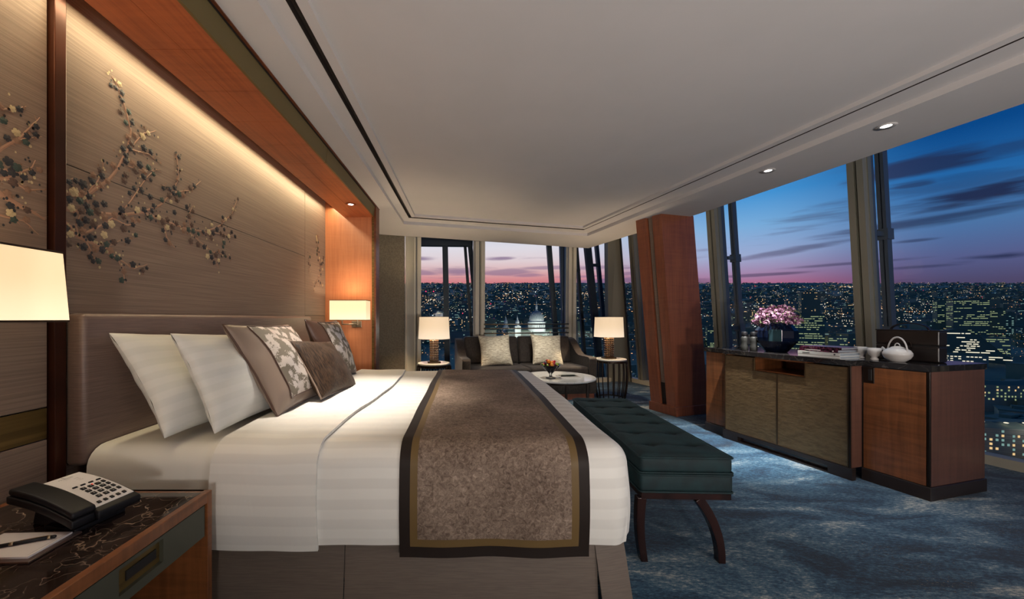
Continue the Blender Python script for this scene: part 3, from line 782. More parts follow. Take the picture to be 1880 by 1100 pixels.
# skirt: flat panels with a pleat at the corner, flaring slightly to the floor
def skirt_panel(a, b_, zt=.36, flare=.035, out=(0,-1), name='skirt_panel', waves=0):
    a, b_ = Vector((*a, 0)), Vector((*b_, 0)); o_n = Vector((*out, 0))
    def fn(u, v):
        p = a.lerp(b_, u); z = zt*(1-v)+.006*v
        return p+o_n*(flare*v+.004*math.sin(u*waves)*v)+Vector((0, 0, z))
    return MB().grid(fn, lsp(0, 1, 40), lsp(0, 1, 8)).build(name, 'skirt', bed, smooth=True, solid=.006)
skirt_panel((-1.45,1.445), (-.468,1.445)); skirt_panel((-.464,1.445), (.505,1.445))
skirt_panel((.49,1.452), (.612,1.48), flare=.085, out=(.35,-.9), name='corner_pleat', waves=3)
skirt_panel((.612,1.48), (.612,3.40), flare=.045, out=(1,0), waves=8)
# draping over the rounded mattress edge
def drape(u, v, off=0., r=.085, x_foot=XF, wr=1.0, lim=None):
    """u: length from head, v: across (both in flat cloth), returns the draped point"""
    RN_ = r+off
    cx = x_foot-r; cy0 = YN+r; cy1 = YF-r; z0 = BZ-r
    du = max(0., u-cx); dv = (cy0-v) if v < cy0 else ((v-cy1) if v > cy1 else 0.)
    sg = -1 if v < cy0 else 1
    L = max(du, dv); x = min(u, cx); y = min(max(v, cy0), cy1)
    q = RN_*PI/2
    if L < q: h = RN_*math.sin(L/RN_); z = z0+RN_*math.cos(L/RN_)
    else: h = RN_; z = z0-(L-q); 
    if L > 0:
        k = math.hypot(du, dv); x += h*du/k; y += sg*h*dv/k
    w_ = mnoise.noise(Vector((u*2.2, v*3.5, 2.0)))*.006*wr+mnoise.noise(Vector((u*7, v*2.0, 5.)))*.003*wr
    down = max(0., L-q)
    fall = min(1., down/.3)
    wob = (mnoise.noise(Vector((u*5.5 if dv >= du else v*5.5, 0, 9.)))*.010)*fall*wr
    belly = .010*math.sin(min(1, down/.3)*PI)*wr
    if L > 0:
        x += (wob+belly)*du/k; y += sg*(wob+belly)*dv/k
    z += w_*(1-fall)
    # slight crown of a filled duvet
    if L == 0 or L < q: z += .012*wr*math.sin(PI*min(1, max(0, (v-YN)/(YF-YN))))
    return Vector((x, y, z))
vv = [YN-.345+.085+0]                                             # near hem
def sheetpiece(name, m, u0, u1, v0, v1, off, nu, nv, solid=.004, wr=1., label=None, edge=None, ufn=None, parent=None, cut=None):
    def fn(u, v):
        return drape(u, v, off, wr=wr)
    us, vs = lsp(u0, u1, nu), lsp(v0, v1, nv)
    b = MB().grid(fn, us, vs, lambda u, v: (u, v), flip=False)
    o = b.build(name, m, parent or bed, smooth=True, solid=solid)
    if label: o['label'] = label
    return o
VHEM = YN+.085-(.085*PI/2+.29)                                     # cloth coordinate of the near hem
VFAR = YF-.085+(.085*PI/2+.29)
sheetpiece('fitted_sheet', 'sheet', -1.445, -.70, VHEM+.05, VFAR-.05, -.012, 40, 120, wr=.5)
sheetpiece('duvet', 'duvet', -.95, XF-.085+.085*PI/2+.27, VHEM, VFAR, .004, 120, 170, .006, label='white duvet with tone-on-tone stripes hanging over the side')
# folded-back top layer: thicker, its edge slightly oblique
def fold(u, v):
    uu = u+(.035 if u > -.7 else 0)*math.sin((v-1)*1.1)+(.02*math.sin(v*3) if u > -.7 else 0)
    return drape(uu, v, .018+.006*mnoise.noise(Vector((u*4, v*3, 1))), wr=1.2)
foldo = MB().grid(fold, lsp(-.955, -.555, 34), lsp(VHEM-.035, VFAR, 170), lambda u, v: (u, v)).build('turned_down_sheet', 'duvet', bed, smooth=True, solid=.012)
# ---- bed runner lying over the duvet (a thing of its own)
run = empty('bed_runner', (0,0,0), 0, 'brown bark-patterned bed runner with olive and dark satin borders', 'bed runner')
RV0 = YN+.085-(.092*PI/2+.335); RV1 = YF-.085+(.09*PI/2+.30)
def runpart(name, m, boxes, off, label=None):
    b = MB()
    for (u0, u1, v0, v1) in boxes:
        nu = max(3, int((u1-u0)/.035)+2); nv = max(3, int((v1-v0)/.022)+2)
        b.grid(lambda u, v: drape(u, v, off), lsp(u0, u1, nu), lsp(v0, v1, nv), lambda u, v: (u, v))
    o = b.build(name, m, run, smooth=True, solid=.004)
    if label: o['label'] = label
Ru0, Ru1 = -.248, .463; bw, bi = .042, .030
runpart('outer_band', 'darkband', [(Ru0, Ru0+bw, RV0, RV1), (Ru1-bw, Ru1, RV0, RV1), (Ru0+bw, Ru1-bw, RV0, RV0+bw), (Ru0+bw, Ru1-bw, RV1-bw, RV1)], .014, 'dark brown satin outer band')
a0, a1, c0, c1 = Ru0+bw-.002, Ru1-bw+.002, RV0+bw-.002, RV1-bw+.002
runpart('inner_band', 'olive', [(a0, a0+bi, c0, c1), (a1-bi, a1, c0, c1), (a0+bi, a1-bi, c0, c0+bi), (a0+bi, a1-bi, c1-bi, c1)], .0145, 'olive satin inner band')
runpart('woven_centre', 'runner', [(a0+bi-.002, a1-bi+.002, c0+bi-.002, c1-bi+.002)], .0155)

# ---------------------------------------------------------------- pillows
def pillow_fn(w_, h_, t_, side, seed, pinch=.07, crush=0.):
    def fn(u, v):                                                  # u across, v up, each -1..1
        e = max(0., (1-u*u))*max(0., (1-v*v))
        th = t_*.5*(e**.42)
        x = w_/2*u*(1-pinch*(1-v*v)); y = h_/2*v*(1-pinch*(1-u*u))
        nz = mnoise.noise(Vector((u*1.6+seed, v*1.6, side*2.)))*.10*t_*e**.3+mnoise.noise(Vector((u*4+seed, v*4, side*2.)))*.03*t_
        return Vector((x, y, side*th+nz))
    return fn
def smoothspace(n): return [math.sin(PI/2*(-1+2*i/(n-1))) for i in range(n)]
def pillow(name, w_, h_, t_, m_front, m_back, M_, seed, label, cat, group, pip=None, panel=None, pinch=.07):
    """M_: pillow frame to world; local x across, y up, z towards the room"""
    e = empty(name, (0,0,0), 0, label, cat, group); e.matrix_world = M_
    us = smoothspace(30)
    front = pillow_fn(w_, h_, t_, 1, seed, pinch); back = pillow_fn(w_, h_, t_, -1, seed, pinch)
    b = MB().grid(front, us, us, lambda u, v: (u*w_/2, v*h_/2)); b.grid(back, us, us, lambda u, v: (u*w_/2, v*h_/2), flip=True)
    if m_front == m_back: b.build('cover', m_front, e, smooth=True)
    else:
        MB().grid(front, us, us, lambda u, v: (u*w_/2, v*h_/2)).build('front_cover', m_front, e, smooth=True)
        MB().grid(back, us, us, lambda u, v: (u*w_/2, v*h_/2), flip=True).build('back_cover', m_back, e, smooth=True)
    if panel:
        (u0, u1, v0, v1), pm = panel
        fp_ = lambda u, v: front(u, v)+Vector((0, 0, .004))
        MB().grid(fp_, lsp(u0, u1, 26), lsp(v0, v1, 26), lambda u, v: (u*w_/2, v*h_/2)).build('damask_panel', pm, e, smooth=True)['label'] = 'silver and grey floral damask panel'
        ring = [(u, v0) for u in lsp(u0, u1, 14)]+[(u1, v) for v in lsp(v0, v1, 14)[1:]]+[(u, v1) for u in lsp(u1, u0, 14)[1:]]+[(u0, v) for v in lsp(v1, v0, 14)[1:-1]]
        MB().tube([fp_(u, v) for u, v in ring], .0035, 6, closed=True).build('panel_piping', 'pip_brown', e, smooth=True)
    if pip:
        ring = [(u, -1) for u in lsp(-1, 1, 18)]+[(1, v) for v in lsp(-1, 1, 18)[1:]]+[(u, 1) for u in lsp(1, -1, 18)[1:]]+[(-1, v) for v in lsp(1, -1, 18)[1:-1]]
        MB().tube([(front(u, v)+back(u, v))/2 for u, v in ring], .0055, 6, closed=True).build('piping', pip, e, smooth=True)
    return e
def lean_frame(base_c, top_c, ydir=Vector((0,1,0))):
    """frame for a pillow standing on its lower edge: centre of lower and upper edges"""
    base_c, top_c = Vector(base_c), Vector(top_c)
    u = (top_c-base_c); h = u.length; yv = u.normalized()
    xv = (ydir-yv*ydir.dot(yv)).normalized(); zv = xv.cross(yv)
    if zv.x < 0: xv = -xv; zv = -zv
    c = (base_c+top_c)/2
    M_ = Matrix.Identity(4)
    for i, a in enumerate((xv, yv, zv)):
        for j in range(3): M_[j][i] = a[j]
    M_.translation = c
    return M_, h
def place_pillow(name, w_, t_, base, top, m1, m2, seed, label, cat, group, ydir=Vector((0,1,0)), **k):
    M_, h = lean_frame(base, top, ydir)
    return pillow(name, w_, h, t_, m1, m2, M_, seed, label, cat, group, **k)
GP = 'pillows and cushions on the bed'
place_pillow('pillow', .78, .17, (-1.135,1.80,.672), (-1.375,1.83,1.072), 'pillow', 'pillow', 1, 'white striped bed pillow closest to the headboard, standing on its edge', 'pillow', GP)
place_pillow('pillow', .76, .17, (-1.005,1.87,.674), (-1.195,1.885,1.078), 'pillow', 'pillow', 4, 'white striped bed pillow propped between the other white pillow and the damask sham', 'pillow', GP)
place_pillow('pillow_sham', .62, .17, (-.875,2.035,.688), (-1.135,2.045,1.115), 'taupe', 'taupe', 9, 'large taupe satin sham with silver damask panel, behind the small brown cushion', 'pillow', GP, pip='pip_brown', panel=((-.66,.97,-.84,.90), 'damask'))
place_pillow('pillow_sham', .60, .17, (-.93,2.83,.690), (-1.10,2.84,1.135), 'pip_brown', 'pip_brown', 12, 'second damask sham with gathered brown edge, closest to the lit wood wall', 'pillow', GP, pip='pip_brown', panel=((-.62,.96,-.9,.92), 'damask'))
place_pillow('throw_pillow', .56, .15, (-.775,2.30,.690), (-.97,2.335,1.005), 'bedbrown', 'bedbrown', 17, 'small brown chenille cushion with corded edge lying against the damask shams', 'cushion', GP, ydir=Vector((0,1,0)), pip='taupe')

# ================================================================ NIGHTSTAND
ns = empty('nightstand', (-1.2,1.01,0), 0, 'wooden nightstand with dark veined marble top beside the bed', 'nightstand')
def nb(x0, x1, y0, y1, z0, z1, name, m, bevel=.0015, parent=None):
    p = parent or ns; o_ = Vector((-1.2,1.01,0))
    return MB().box(x0+1.2, x1+1.2, y0-1.01, y1-1.01, z0, z1).build(name, m, p, bevel=bevel, seg=1)
NX0, NX1, NY0, NY1, NZ = -1.50, -.890, .72, 1.30, .55
nb(NX0+.022, NX1-.022, NY0+.018, NY1-.014, NZ-.022, NZ-.001, 'marble_top', 'marble_dark')
nb(NX1-.022, NX1, NY0, NY1-.022, NZ-.036, NZ, 'front_edge', 'wood_cab'); nb(NX0, NX0+.022, NY0, NY1, NZ-.036, NZ, 'rear_edge', 'wood_cab')
nb(NX0+.022, NX1-.022, NY1-.014, NY1, NZ-.036, NZ, 'side_edge', 'wood'); nb(NX0+.022, NX1-.022, NY0, NY0+.018, NZ-.036, NZ, 'side_edge', 'wood')
nb(NX0, NX1, NY1-.022, NY1, .0, NZ, 'side_panel', 'wood_cab'); nb(NX0, NX1, NY0, NY0+.022, .0, NZ-.036, 'side_panel', 'wood_cab')
nb(NX0, NX0+.02, NY0+.022, NY1-.022, .05, NZ-.036, 'back_panel', 'wood_cab'); nb(NX0+.02, NX1-.06, NY0+.022, NY1-.022, .05, .08, 'bottom_shelf', 'wood_cab')
K['drawer_grey'] = mat('drawer_green_grey', lin(70,70,58), .5, bump=.05, bsc=80)
dz0, dz1 = .405, .510
dy0, dy1 = NY0+.03, NY1-.032
hy0, hy1, hz0, hz1 = .955, 1.095, .432, .500
b = MB()
for (y0, y1, z0, z1) in ((dy0, hy0, dz0, dz1), (hy1, dy1, dz0, dz1), (hy0, hy1, dz0, hz0), (hy0, hy1, hz1, dz1)):
    b.box(NX1-.022+1.2, NX1-.004+1.2, y0-1.01, y1-1.01, z0, z1)
dr = b.build('drawer', 'drawer_grey', ns)
hd = MB().box(NX1-.032+1.2, NX1-.016+1.2, hy0-1.01, hy1-1.01, hz0, hz1).build('handle_recess', 'gold', dr)
MB().box(NX1-.017+1.2, NX1-.012+1.2, hy0+.03-1.01, hy1-.015-1.01, hz0+.02, hz1-.022).build('finger_slot', 'black', dr)
nb(NX0+.02, NX1-.03, NY0+.022, NY1-.022, .385, .400, 'drawer_bottom', 'wood_cab')

# ---------------------------------------------------------------- telephone
ph = empty('telephone', (-1.158, 1.105, NZ), -.20, 'black desk telephone with white keypad face on the marble nightstand', 'telephone')
PL, PW = .25, .17
def ph_h(x): return .052+.050*(-x/PL+.5)+.010*math.cos(x/PL*PI)
def slab(x0, x1, y0, y1, dz0, dz1, n=12):
    b = MB(); xs = lsp(x0, x1, n)
    for i in range(n-1):
        pass
    vs = []; fs = []
    for x in xs:
        h = ph_h(x)
        vs += [(x,y0,h+dz0), (x,y1,h+dz0), (x,y1,h+dz1), (x,y0,h+dz1)]
    for i in range(n-1):
        for j in range(4):
            fs.append((i*4+j, i*4+(j+1)%4, (i+1)*4+(j+1)%4, (i+1)*4+j))
    fs += [(0,1,2,3), tuple((n-1)*4+k for k in (3,2,1,0))]
    return b.add(vs, fs)
slab(-PL/2, PL/2, -.03, PW/2, -.026, -.002).build('body', 'plastic', ph, bevel=.005, smooth=True)
slab(-PL/2-.004, PL/2-.01, -PW/2, -.03, -.028, -.006).build('handset_cradle', 'plastic', ph, bevel=.004, smooth=True)
slab(-PL/2+.0, PL/2-.012, -PW/2+.002, -.026, -.004, .014).build('handset', 'plastic', ph, bevel=.006, smooth=True)
MB().hexa([(-.10,-.045,0), (.02,-.045,0), (.02,.06,0), (-.10,.06,0)], [(-.10,-.03,.085), (.06,-.03,.048), (.06,.06,.048), (-.10,.06,.085)]).build('stand', 'plastic', ph, bevel=.003)
MB().hexa([(-.03,-.06,0), (.085,-.06,0), (.085,.07,0), (-.03,.07,0)], [(-.03,-.06,.012), (.085,-.06,.012), (.085,.07,.012), (-.03,.07,.012)]).build('foot_plate', 'plastic', ph, bevel=.003)
fpl = slab(-PL/2+.006, PL/2-.022, -.022, PW/2-.006, -.003, -.0008).build('face_plate', 'paper', ph)
def text_obj(name, cu, m):
    tmp = bpy.data.objects.new('tmp_text', cu); COL.objects.link(tmp)
    bpy.context.view_layer.update()
    me = bpy.data.meshes.new_from_object(tmp); bpy.data.objects.remove(tmp); me.materials.clear(); me.materials.append(K[m])
    o = bpy.data.objects.new(name, me); COL.objects.link(o); return o
def key(x, y, lx=.012, ly=.009, dig=None):
    z = ph_h(x)-.0012; sl = (ph_h(x+.001)-ph_h(x-.001))/.002
    o = MB().box(-lx/2, lx/2, -ly/2, ly/2, 0, .0035).build('key', 'plastic', ph, loc=(x, y, z), bevel=.001, seg=1)
    o.rotation_euler = (0, -math.atan(sl), 0)
    if dig:
        cu = bpy.data.curves.new('digit', 'FONT'); cu.body = dig; cu.size = .007; cu.align_x = 'CENTER'; cu.align_y = 'CENTER'
        t_ = text_obj('digit', cu, 'paper'); t_.parent = o; t_.location = (0, 0, .0038); t_.rotation_euler = (0, 0, -PI/2)
# the phone is read from its foot end (+x); digits run across y
for r, row in enumerate(('123', '456', '789', '*0#')):
    for c, ch in enumerate(row):
        key(.002+r*.020, .050-c*.0185, .013, .012, ch)
for r in range(4): key(.0+r*.020, .066 if r < 3 else .067, .013, .008)
for c in range(5): key(.088, .062-c*.0165, .011, .009)
for r in range(4): key(-.020, .066-r*.020, .006, .012)
def phtext(body, x, y, size, name='printed_text'):
    cu = bpy.data.curves.new(name, 'FONT'); cu.body = body; cu.size = size; cu.align_x = 'CENTER'
    t_ = text_obj(name, cu, 'ink'); t_.parent = fpl
    sl = (ph_h(x+.01)-ph_h(x-.01))/.02
    t_.location = (x, y, ph_h(x)+.0004); t_.rotation_euler = (0, -math.atan(sl), -PI/2)
    t_.rotation_mode = 'XYZ'
    M_ = Matrix.Rotation(-math.atan(sl), 4, 'Y') @ Matrix.Rotation(-PI/2, 4, 'Z'); t_.rotation_euler = M_.to_euler()
phtext('S', -.112, .030, .011); phtext('Shangri-La', -.099, .030, .0085); phtext('HOTEL', -.090, .030, .0045)
for x in (-.078, -.068, -.058): phtext('Room  . . . . . . . .', x, .035, .0045)
for x in (-.050, -.042): phtext('. . . . . . . .', x, .020, .004)
MB().box(-.0015, .0015, -.0015, .0015, 0, .002).build('red_light', emis('red_led', (1,.05,.03), 2), ph, loc=(-.006, .040, ph_h(-.006)-.001))

# ---------------------------------------------------------------- notepad and pen
pad = empty('notepad', (-1.165,.965,NZ), .04, 'white notepad in a dark leather holder on the marble nightstand', 'notepad')
MB().box(-.115, .095, -.065, .068, 0, .006).build('holder', 'pip_brown', pad, bevel=.002)
MB().box(-.100, .080, -.052, .056, .006, .0105).build('paper_block', 'paper', pad)
MB().box(.071, .0725, -.045, .045, .0105, .0107).build('printed_line', mat('grey_ink', (.45,.43,.43), .7), pad)
pen = empty('pen', (-1.165,.965,NZ+.0155), .04, 'black pen with gold rings lying across the notepad', 'pen')
a, b_ = Vector((-.075,-.030,0)), Vector((.066,.028,0)); dv_ = (b_-a)
MB().tube([a, a+dv_*.05, a+dv_*.5, a+dv_*.93], [.0018,.004,.0046,.0044], 12).build('barrel', 'plastic', pen, smooth=True)
MB().tube([a+dv_*.42, a+dv_*.47], .0050, 12).build('gold_ring', 'nickel', pen, smooth=True)
MB().tube([a+dv_*.89, a+dv_*.93], .0048, 12).build('gold_ring', 'nickel', pen, smooth=True)
MB().tube([a+dv_*.93, a+dv_*.98, a+dv_*1.0], [.0042,.004,.002], 12).build('cap', 'plastic', pen, smooth=True)
MB().tube([a+dv_*.55+Vector((0,0,.005)), a+dv_*.9+Vector((0,0,.0055))], .0009, 6).build('clip', 'nickel', pen)

# ================================================================ WALL SCONCES
def sconce(loc, W, D, H, facing, label, taper=1.0, arm=.10, power=7, sh=0.0):
    """box shade on a bracket; facing = -1 towards the camera (far wall), +1 away"""
    e = empty('wall_sconce', loc, 0, label, 'wall lamp', 'box-shaded wall lamps beside the bed')
    f = facing
    t = .004
    for k, (x0, x1, y0, y1) in enumerate(((-W/2, W/2, -D/2, -D/2+t), (-W/2, W/2, D/2-t, D/2), (-W/2, -W/2+t, -D/2, D/2), (W/2-t, W/2, -D/2, D/2))): pass
    b = MB()
    q = [(-W/2,-D/2), (W/2,-D/2), (W/2,D/2), (-W/2,D/2)]
    for i in range(4):
        (x0, y0), (x1, y1) = q[i], q[(i+1)%4]
        b.add([(x0,y0,-H/2), (x1,y1,-H/2), (x1*taper,y1*taper,H/2), (x0*taper,y0*taper,H/2)], [(0,1,2,3)])
    b.build('lamp_shade', 'shade_sconce', e, solid=.002)
    for z, tp in ((-H/2, 1), (H/2, taper)):
        pts = [(x*tp, y*tp, z) for x, y in q]
        b = MB()
        for i in range(4): b.bar(pts[i], pts[(i+1)%4], .006, .006)
        b.build('shade_trim', 'bronze', e)
    MB().box(-W/2+.01, W/2-.01, -D/2+.01, D/2-.01, -H/2+.006, -H/2+.008).build('diffuser', emis('shade_diffuser', (1,.9,.75), 1.6), e)
    # bracket: two upturned ends, plate on the wall
    zz = -H/2-.045
    yb = -f*(D/2+.04)
    b = MB(); b.bar((-.085,0,zz), (.075,0,zz), .014, .012); b.bar((-.085,0,zz-.006), (-.085,0,-H/2), .012, .012, (0,1,0)); b.bar((.075,0,zz-.006), (.075,0,-H/2), .012, .012, (0,1,0)); b.bar((.03,0,zz), (.03,yb,zz), .014, .014)
    b.build('bracket', 'nickel', e, bevel=.001)
    pl_ = MB().box(-.025, .08, min(yb, yb-f*.02), max(yb, yb-f*.02), zz-.035, zz+.035).build('wall_plate', 'nickel', e, bevel=.003)
    MB().tube([(.028,yb+f*.0,zz-.02), (.028,yb+f*.012,zz-.02)], .004, 8).build('switch', 'black', e)
    light('sconce_bulb', 'POINT', (loc[0], loc[1], loc[2]+.0), power, (1,.80,.56), .04)
    light('sconce_up', 'SPOT', (loc[0], loc[1], loc[2]+H/2), power*.9, (1,.80,.56), .04, rot=(PI, 0, 0), spot=2.2, blend=.9)
    light('sconce_down', 'SPOT', (loc[0], loc[1], loc[2]-H/2-.004), power*.9, (1,.80,.56), .04, rot=(0, 0, 0), spot=2.2, blend=.9)
    return e
sconce((-1.215, 3.90, 1.237), .372, .17, .205, -1, 'lit box-shaded wall lamp on the orange wood wall at the far end of the niche', power=4)
sconce((-1.365, 1.005, 1.245), .325, .235, .205, 1, 'lit box-shaded wall lamp hanging over the marble nightstand', taper=.93, power=2.6)

# ================================================================ BENCH at the foot of the bed
be = empty('bench', (1.055, 2.36, 0), -.035, 'deep teal velvet tufted bench with curved dark legs at the foot of the bed', 'bench')
BW, BL = .425, 1.26
bt = .515
butt = [(x, y) for y in lsp(-BL/2+.15, BL/2-.12, 6) for x in (-.10, .10)]
def btop(u, v):
    x, y = u*BW/2, v*BL/2
    ed = min(1-abs(u), (1-abs(v))*BL/BW)
    z = bt-.016*(1-min(1, ed/.16))**2
    for bx, by in butt:
        r = math.hypot(x-bx, y-by); z -= .017*math.exp(-(r/.022)**2)+.006*math.exp(-(r/.06)**2)
    for (bx, by) in butt:
        if abs(y-by) < .05: z -= .0035*math.exp(-((y-by)/.010)**2)*math.exp(-((abs(x)-.10)/.11)**2)
    z += mnoise.noise(Vector((x*9, y*9, 3)))*.003
    return Vector((x, y, z))
def cushion_body(z0, z1, name, grow=0.):
    hw, hl = BW/2+grow, BL/2+grow
    b = MB().box(-hw, hw, -hl, hl, z0, z1); return b.build(name, 'velvet', be, bevel=.018, seg=3, smooth=True)
cushion_body(.425, bt-.014, 'seat_cushion')
MB().grid(btop, lsp(-1, 1, 44), lsp(-1, 1, 130), lambda u, v: (u, v)).build('tufted_top', 'velvet', be, smooth=True)
cushion_body(.335, .422, 'upholstered_base', .002)
def ringpipe(z, g=.002):
    hw, hl = BW/2+g, BL/2+g; r = .015; pts = []
    for cx, cy, a0 in ((hw-r, hl-r, 0), (-hw+r, hl-r, 90), (-hw+r, -hl+r, 180), (hw-r, -hl+r, 270)):
        for k in range(5): a = math.radians(a0+k*22.5); pts.append((cx+r*math.cos(a), cy+r*math.sin(a), z))
    MB().tube(pts, .0045, 6, closed=True).build('piping', 'velvet', be, smooth=True)
for z in (bt-.016, .428, .418, .338): ringpipe(z)
for bx, by in butt:
    MB().sphere((bx, by, bt-.019), .010, 8, 5, (1,1,.5)).build('button', 'velvet', be, smooth=True)
MB().box(-BW/2+.006, BW/2-.004, -BL/2+.006, BL/2-.006, .300, .336).build('frame', 'legwood', be, bevel=.003)
def leg(sx, y):
    pts = []
    for i in range(10):
        t_ = i/9; x = sx*(.02+.165*math.sin(t_*PI/2)**1.0) if False else None
        a = t_*1.25
        x = (.065+.105*(1-(1-t_)**2.2)) if sx > 0 else (-.200-.012*math.sin(PI*t_)+.012*t_); z = .302*(1-t_)
        pts.append((x, y, z))
    b = MB(); 
    for i, (x, y_, z) in enumerate(pts):
        wd = .021-.005*i/9
        dx_ = pts[min(i+1, 9)][0]-pts[max(i-1, 0)][0]; dz_ = pts[min(i+1, 9)][2]-pts[max(i-1, 0)][2]
        L_ = math.hypot(dx_, dz_); nx, nz = -dz_/L_, dx_/L_
        if i == 9: nx, nz = 1, 0
        b.v += [(x-nx*wd, y_-.020, max(z-nz*wd, 0)), (x+nx*wd, y_-.020, max(0, z+nz*wd)), (x+nx*wd, y_+.020, max(0, z+nz*wd)), (x-nx*wd, y_+.020, max(0, z-nz*wd))]
    for i in range(9):
        for j in range(4): b.f.append((i*4+j, i*4+(j+1)%4, i*4+4+(j+1)%4, i*4+4+j))
    b.f += [(0,1,2,3), (39,38,37,36)]
    b.build('leg', 'legwood', be, smooth=False, bevel=.003)
for y in (-BL/2+.03, BL/2-.06):
    for sx in (-1, 1): leg(sx, y)
# ================================================================ SOFA
sofa = empty('sofa', (.845, 5.535, 0), math.radians(8.5), 'two-seat dark brown sofa with sloping arms in front of the far window', 'sofa')
SW, SD = 1.93, .84
MB().box(-SW/2+.02, SW/2-.02, -SD/2+.03, SD/2-.02, 0, .085).build('plinth', 'wood_col', sofa, bevel=.004)
MB().box(-SW/2+.09, SW/2-.09, -SD/2+.01, SD/2, .085, .33).build('seat_frame', 'sofa', sofa, bevel=.012, smooth=True)
def arm(s_):
    prof = []
    for i in range(14):
        t_ = i/13; y = SD/2-.06-t_*(SD-.12); z = .60+.235*(.5+.5*math.cos(PI*min(1, t_*1.55)))
        prof.append((y, z))
    prof = [(SD/2, .845)]+prof+[(-SD/2+.02, .597), (-SD/2, .575), (-SD/2, .085), (SD/2, .085)]
    x0, x1 = (SW/2-.115, SW/2) if s_ > 0 else (-SW/2, -SW/2+.115)
    b = MB(); n = len(prof)
    b.v = [(x0, y, z) for y, z in prof]+[(x1, y, z) for y, z in prof]
    b.f = [tuple(range(n)), tuple(range(n, 2*n))[::-1]]+[(i, n+i, n+(i+1)%n, (i+1)%n) for i in range(n)]
    b.build('arm', 'sofa', sofa, bevel=.010)
    for x in (x0+.004, x1-.004):
        MB().tube([(x, y, z-.002) for y, z in prof[:17]]+[(x, -SD/2, .10)], .005, 6).build('arm_piping', 'sofa', sofa, smooth=True)
arm(1); arm(-1)
MB().box(-SW/2+.115, SW/2-.115, SD/2-.12, SD/2, .085, .80).build('back_frame', 'sofa', sofa, bevel=.02, smooth=True)
for s_ in (-1, 1):
    x0, x1 = (-SW/2+.117, -.004) if s_ < 0 else (.004, SW/2-.117)
    MB().box(x0, x1, -SD/2-.005, SD/2-.22, .33, .465).build('seat_cushion', 'sofa', sofa, bevel=.03, seg=3, smooth=True)
    MB().hexa([(x0,SD/2-.27,.465), (x1,SD/2-.27,.465), (x1,SD/2-.10,.465), (x0,SD/2-.10,.465)], [(x0+.008,SD/2-.20,.872), (x1-.008,SD/2-.20,.872), (x1-.008,SD/2-.05,.872), (x0+.008,SD/2-.05,.872)]).build('back_cushion', 'sofa', sofa, bevel=.035, seg=3, smooth=True)
def sofa_pillow(x, tilt, seed, lab):
    # leaning on the back cushion; frame: x across, y up the cushion, z to the room
    Mw = Matrix.Translation((.845,5.535,0)) @ Matrix.Rotation(math.radians(8.5), 4, 'Z')
    a = math.radians(68)
    Ml = Matrix.Translation((x, -.02, .685)) @ Matrix.Rotation(a, 4, 'X') @ Matrix.Rotation(tilt, 4, 'Z')
    return pillow('throw_pillow', .47, .47, .15, 'silver', 'silver', Mw @ Ml, seed, lab, 'cushion', 'silvery cushions on the sofa', pip='silver', pinch=.09)
sofa_pillow(-.415, .03, 23, 'silver crackled velvet cushion on the sofa half beside the lamp at the beige wall')
sofa_pillow(.375, -.05, 29, 'silver crackled velvet cushion on the sofa, partly behind the fruit bowl')

# ================================================================ SIDE TABLES AND LAMPS
def side_table(loc, label):
    e = empty('side_table', loc, 0, label, 'side table', 'drum side tables with rod cages')
    R = .212
    MB().lathe([(.001,.548), (R-.01,.548), (R,.552), (R,.567), (R-.006,.572), (.001,.572)], 48).build('table_top', 'table_white', e, smooth=False)
    MB().lathe([(R-.012,.518), (R+.004,.518), (R+.004,.548), (R-.012,.548)], 48, cap=False).build('top_ring', 'darkmetal', e)
    MB().lathe([(R-.03,.0), (R-.012,.0), (R-.012,.014), (R-.03,.014), (R-.03,0)], 40, cap=False).build('base_ring', 'darkmetal', e)
    rod0 = None
    for k in range(18):
        a = 2*PI*k/18
        if rod0 is None:
            pts = [(R-.006+.030*math.sin(PI*(.12+.80*t_))-.022*t_, 0, .53*(1-t_)+.006) for t_ in lsp(0, 1, 12)]
            rod0 = MB().tube(pts, .0078, 6).build('rod', 'darkmetal', e, smooth=True); o = rod0
        else:
            o = rod0.copy(); COL.objects.link(o)
        o.rotation_euler = (0, 0, a)
    return e
side_table((2.105, 5.37, 0), 'round white-topped rod side table between the sofa and the wood column')
side_table((-.415, 4.86, 0), 'round white-topped rod side table between the bed and the sofa')
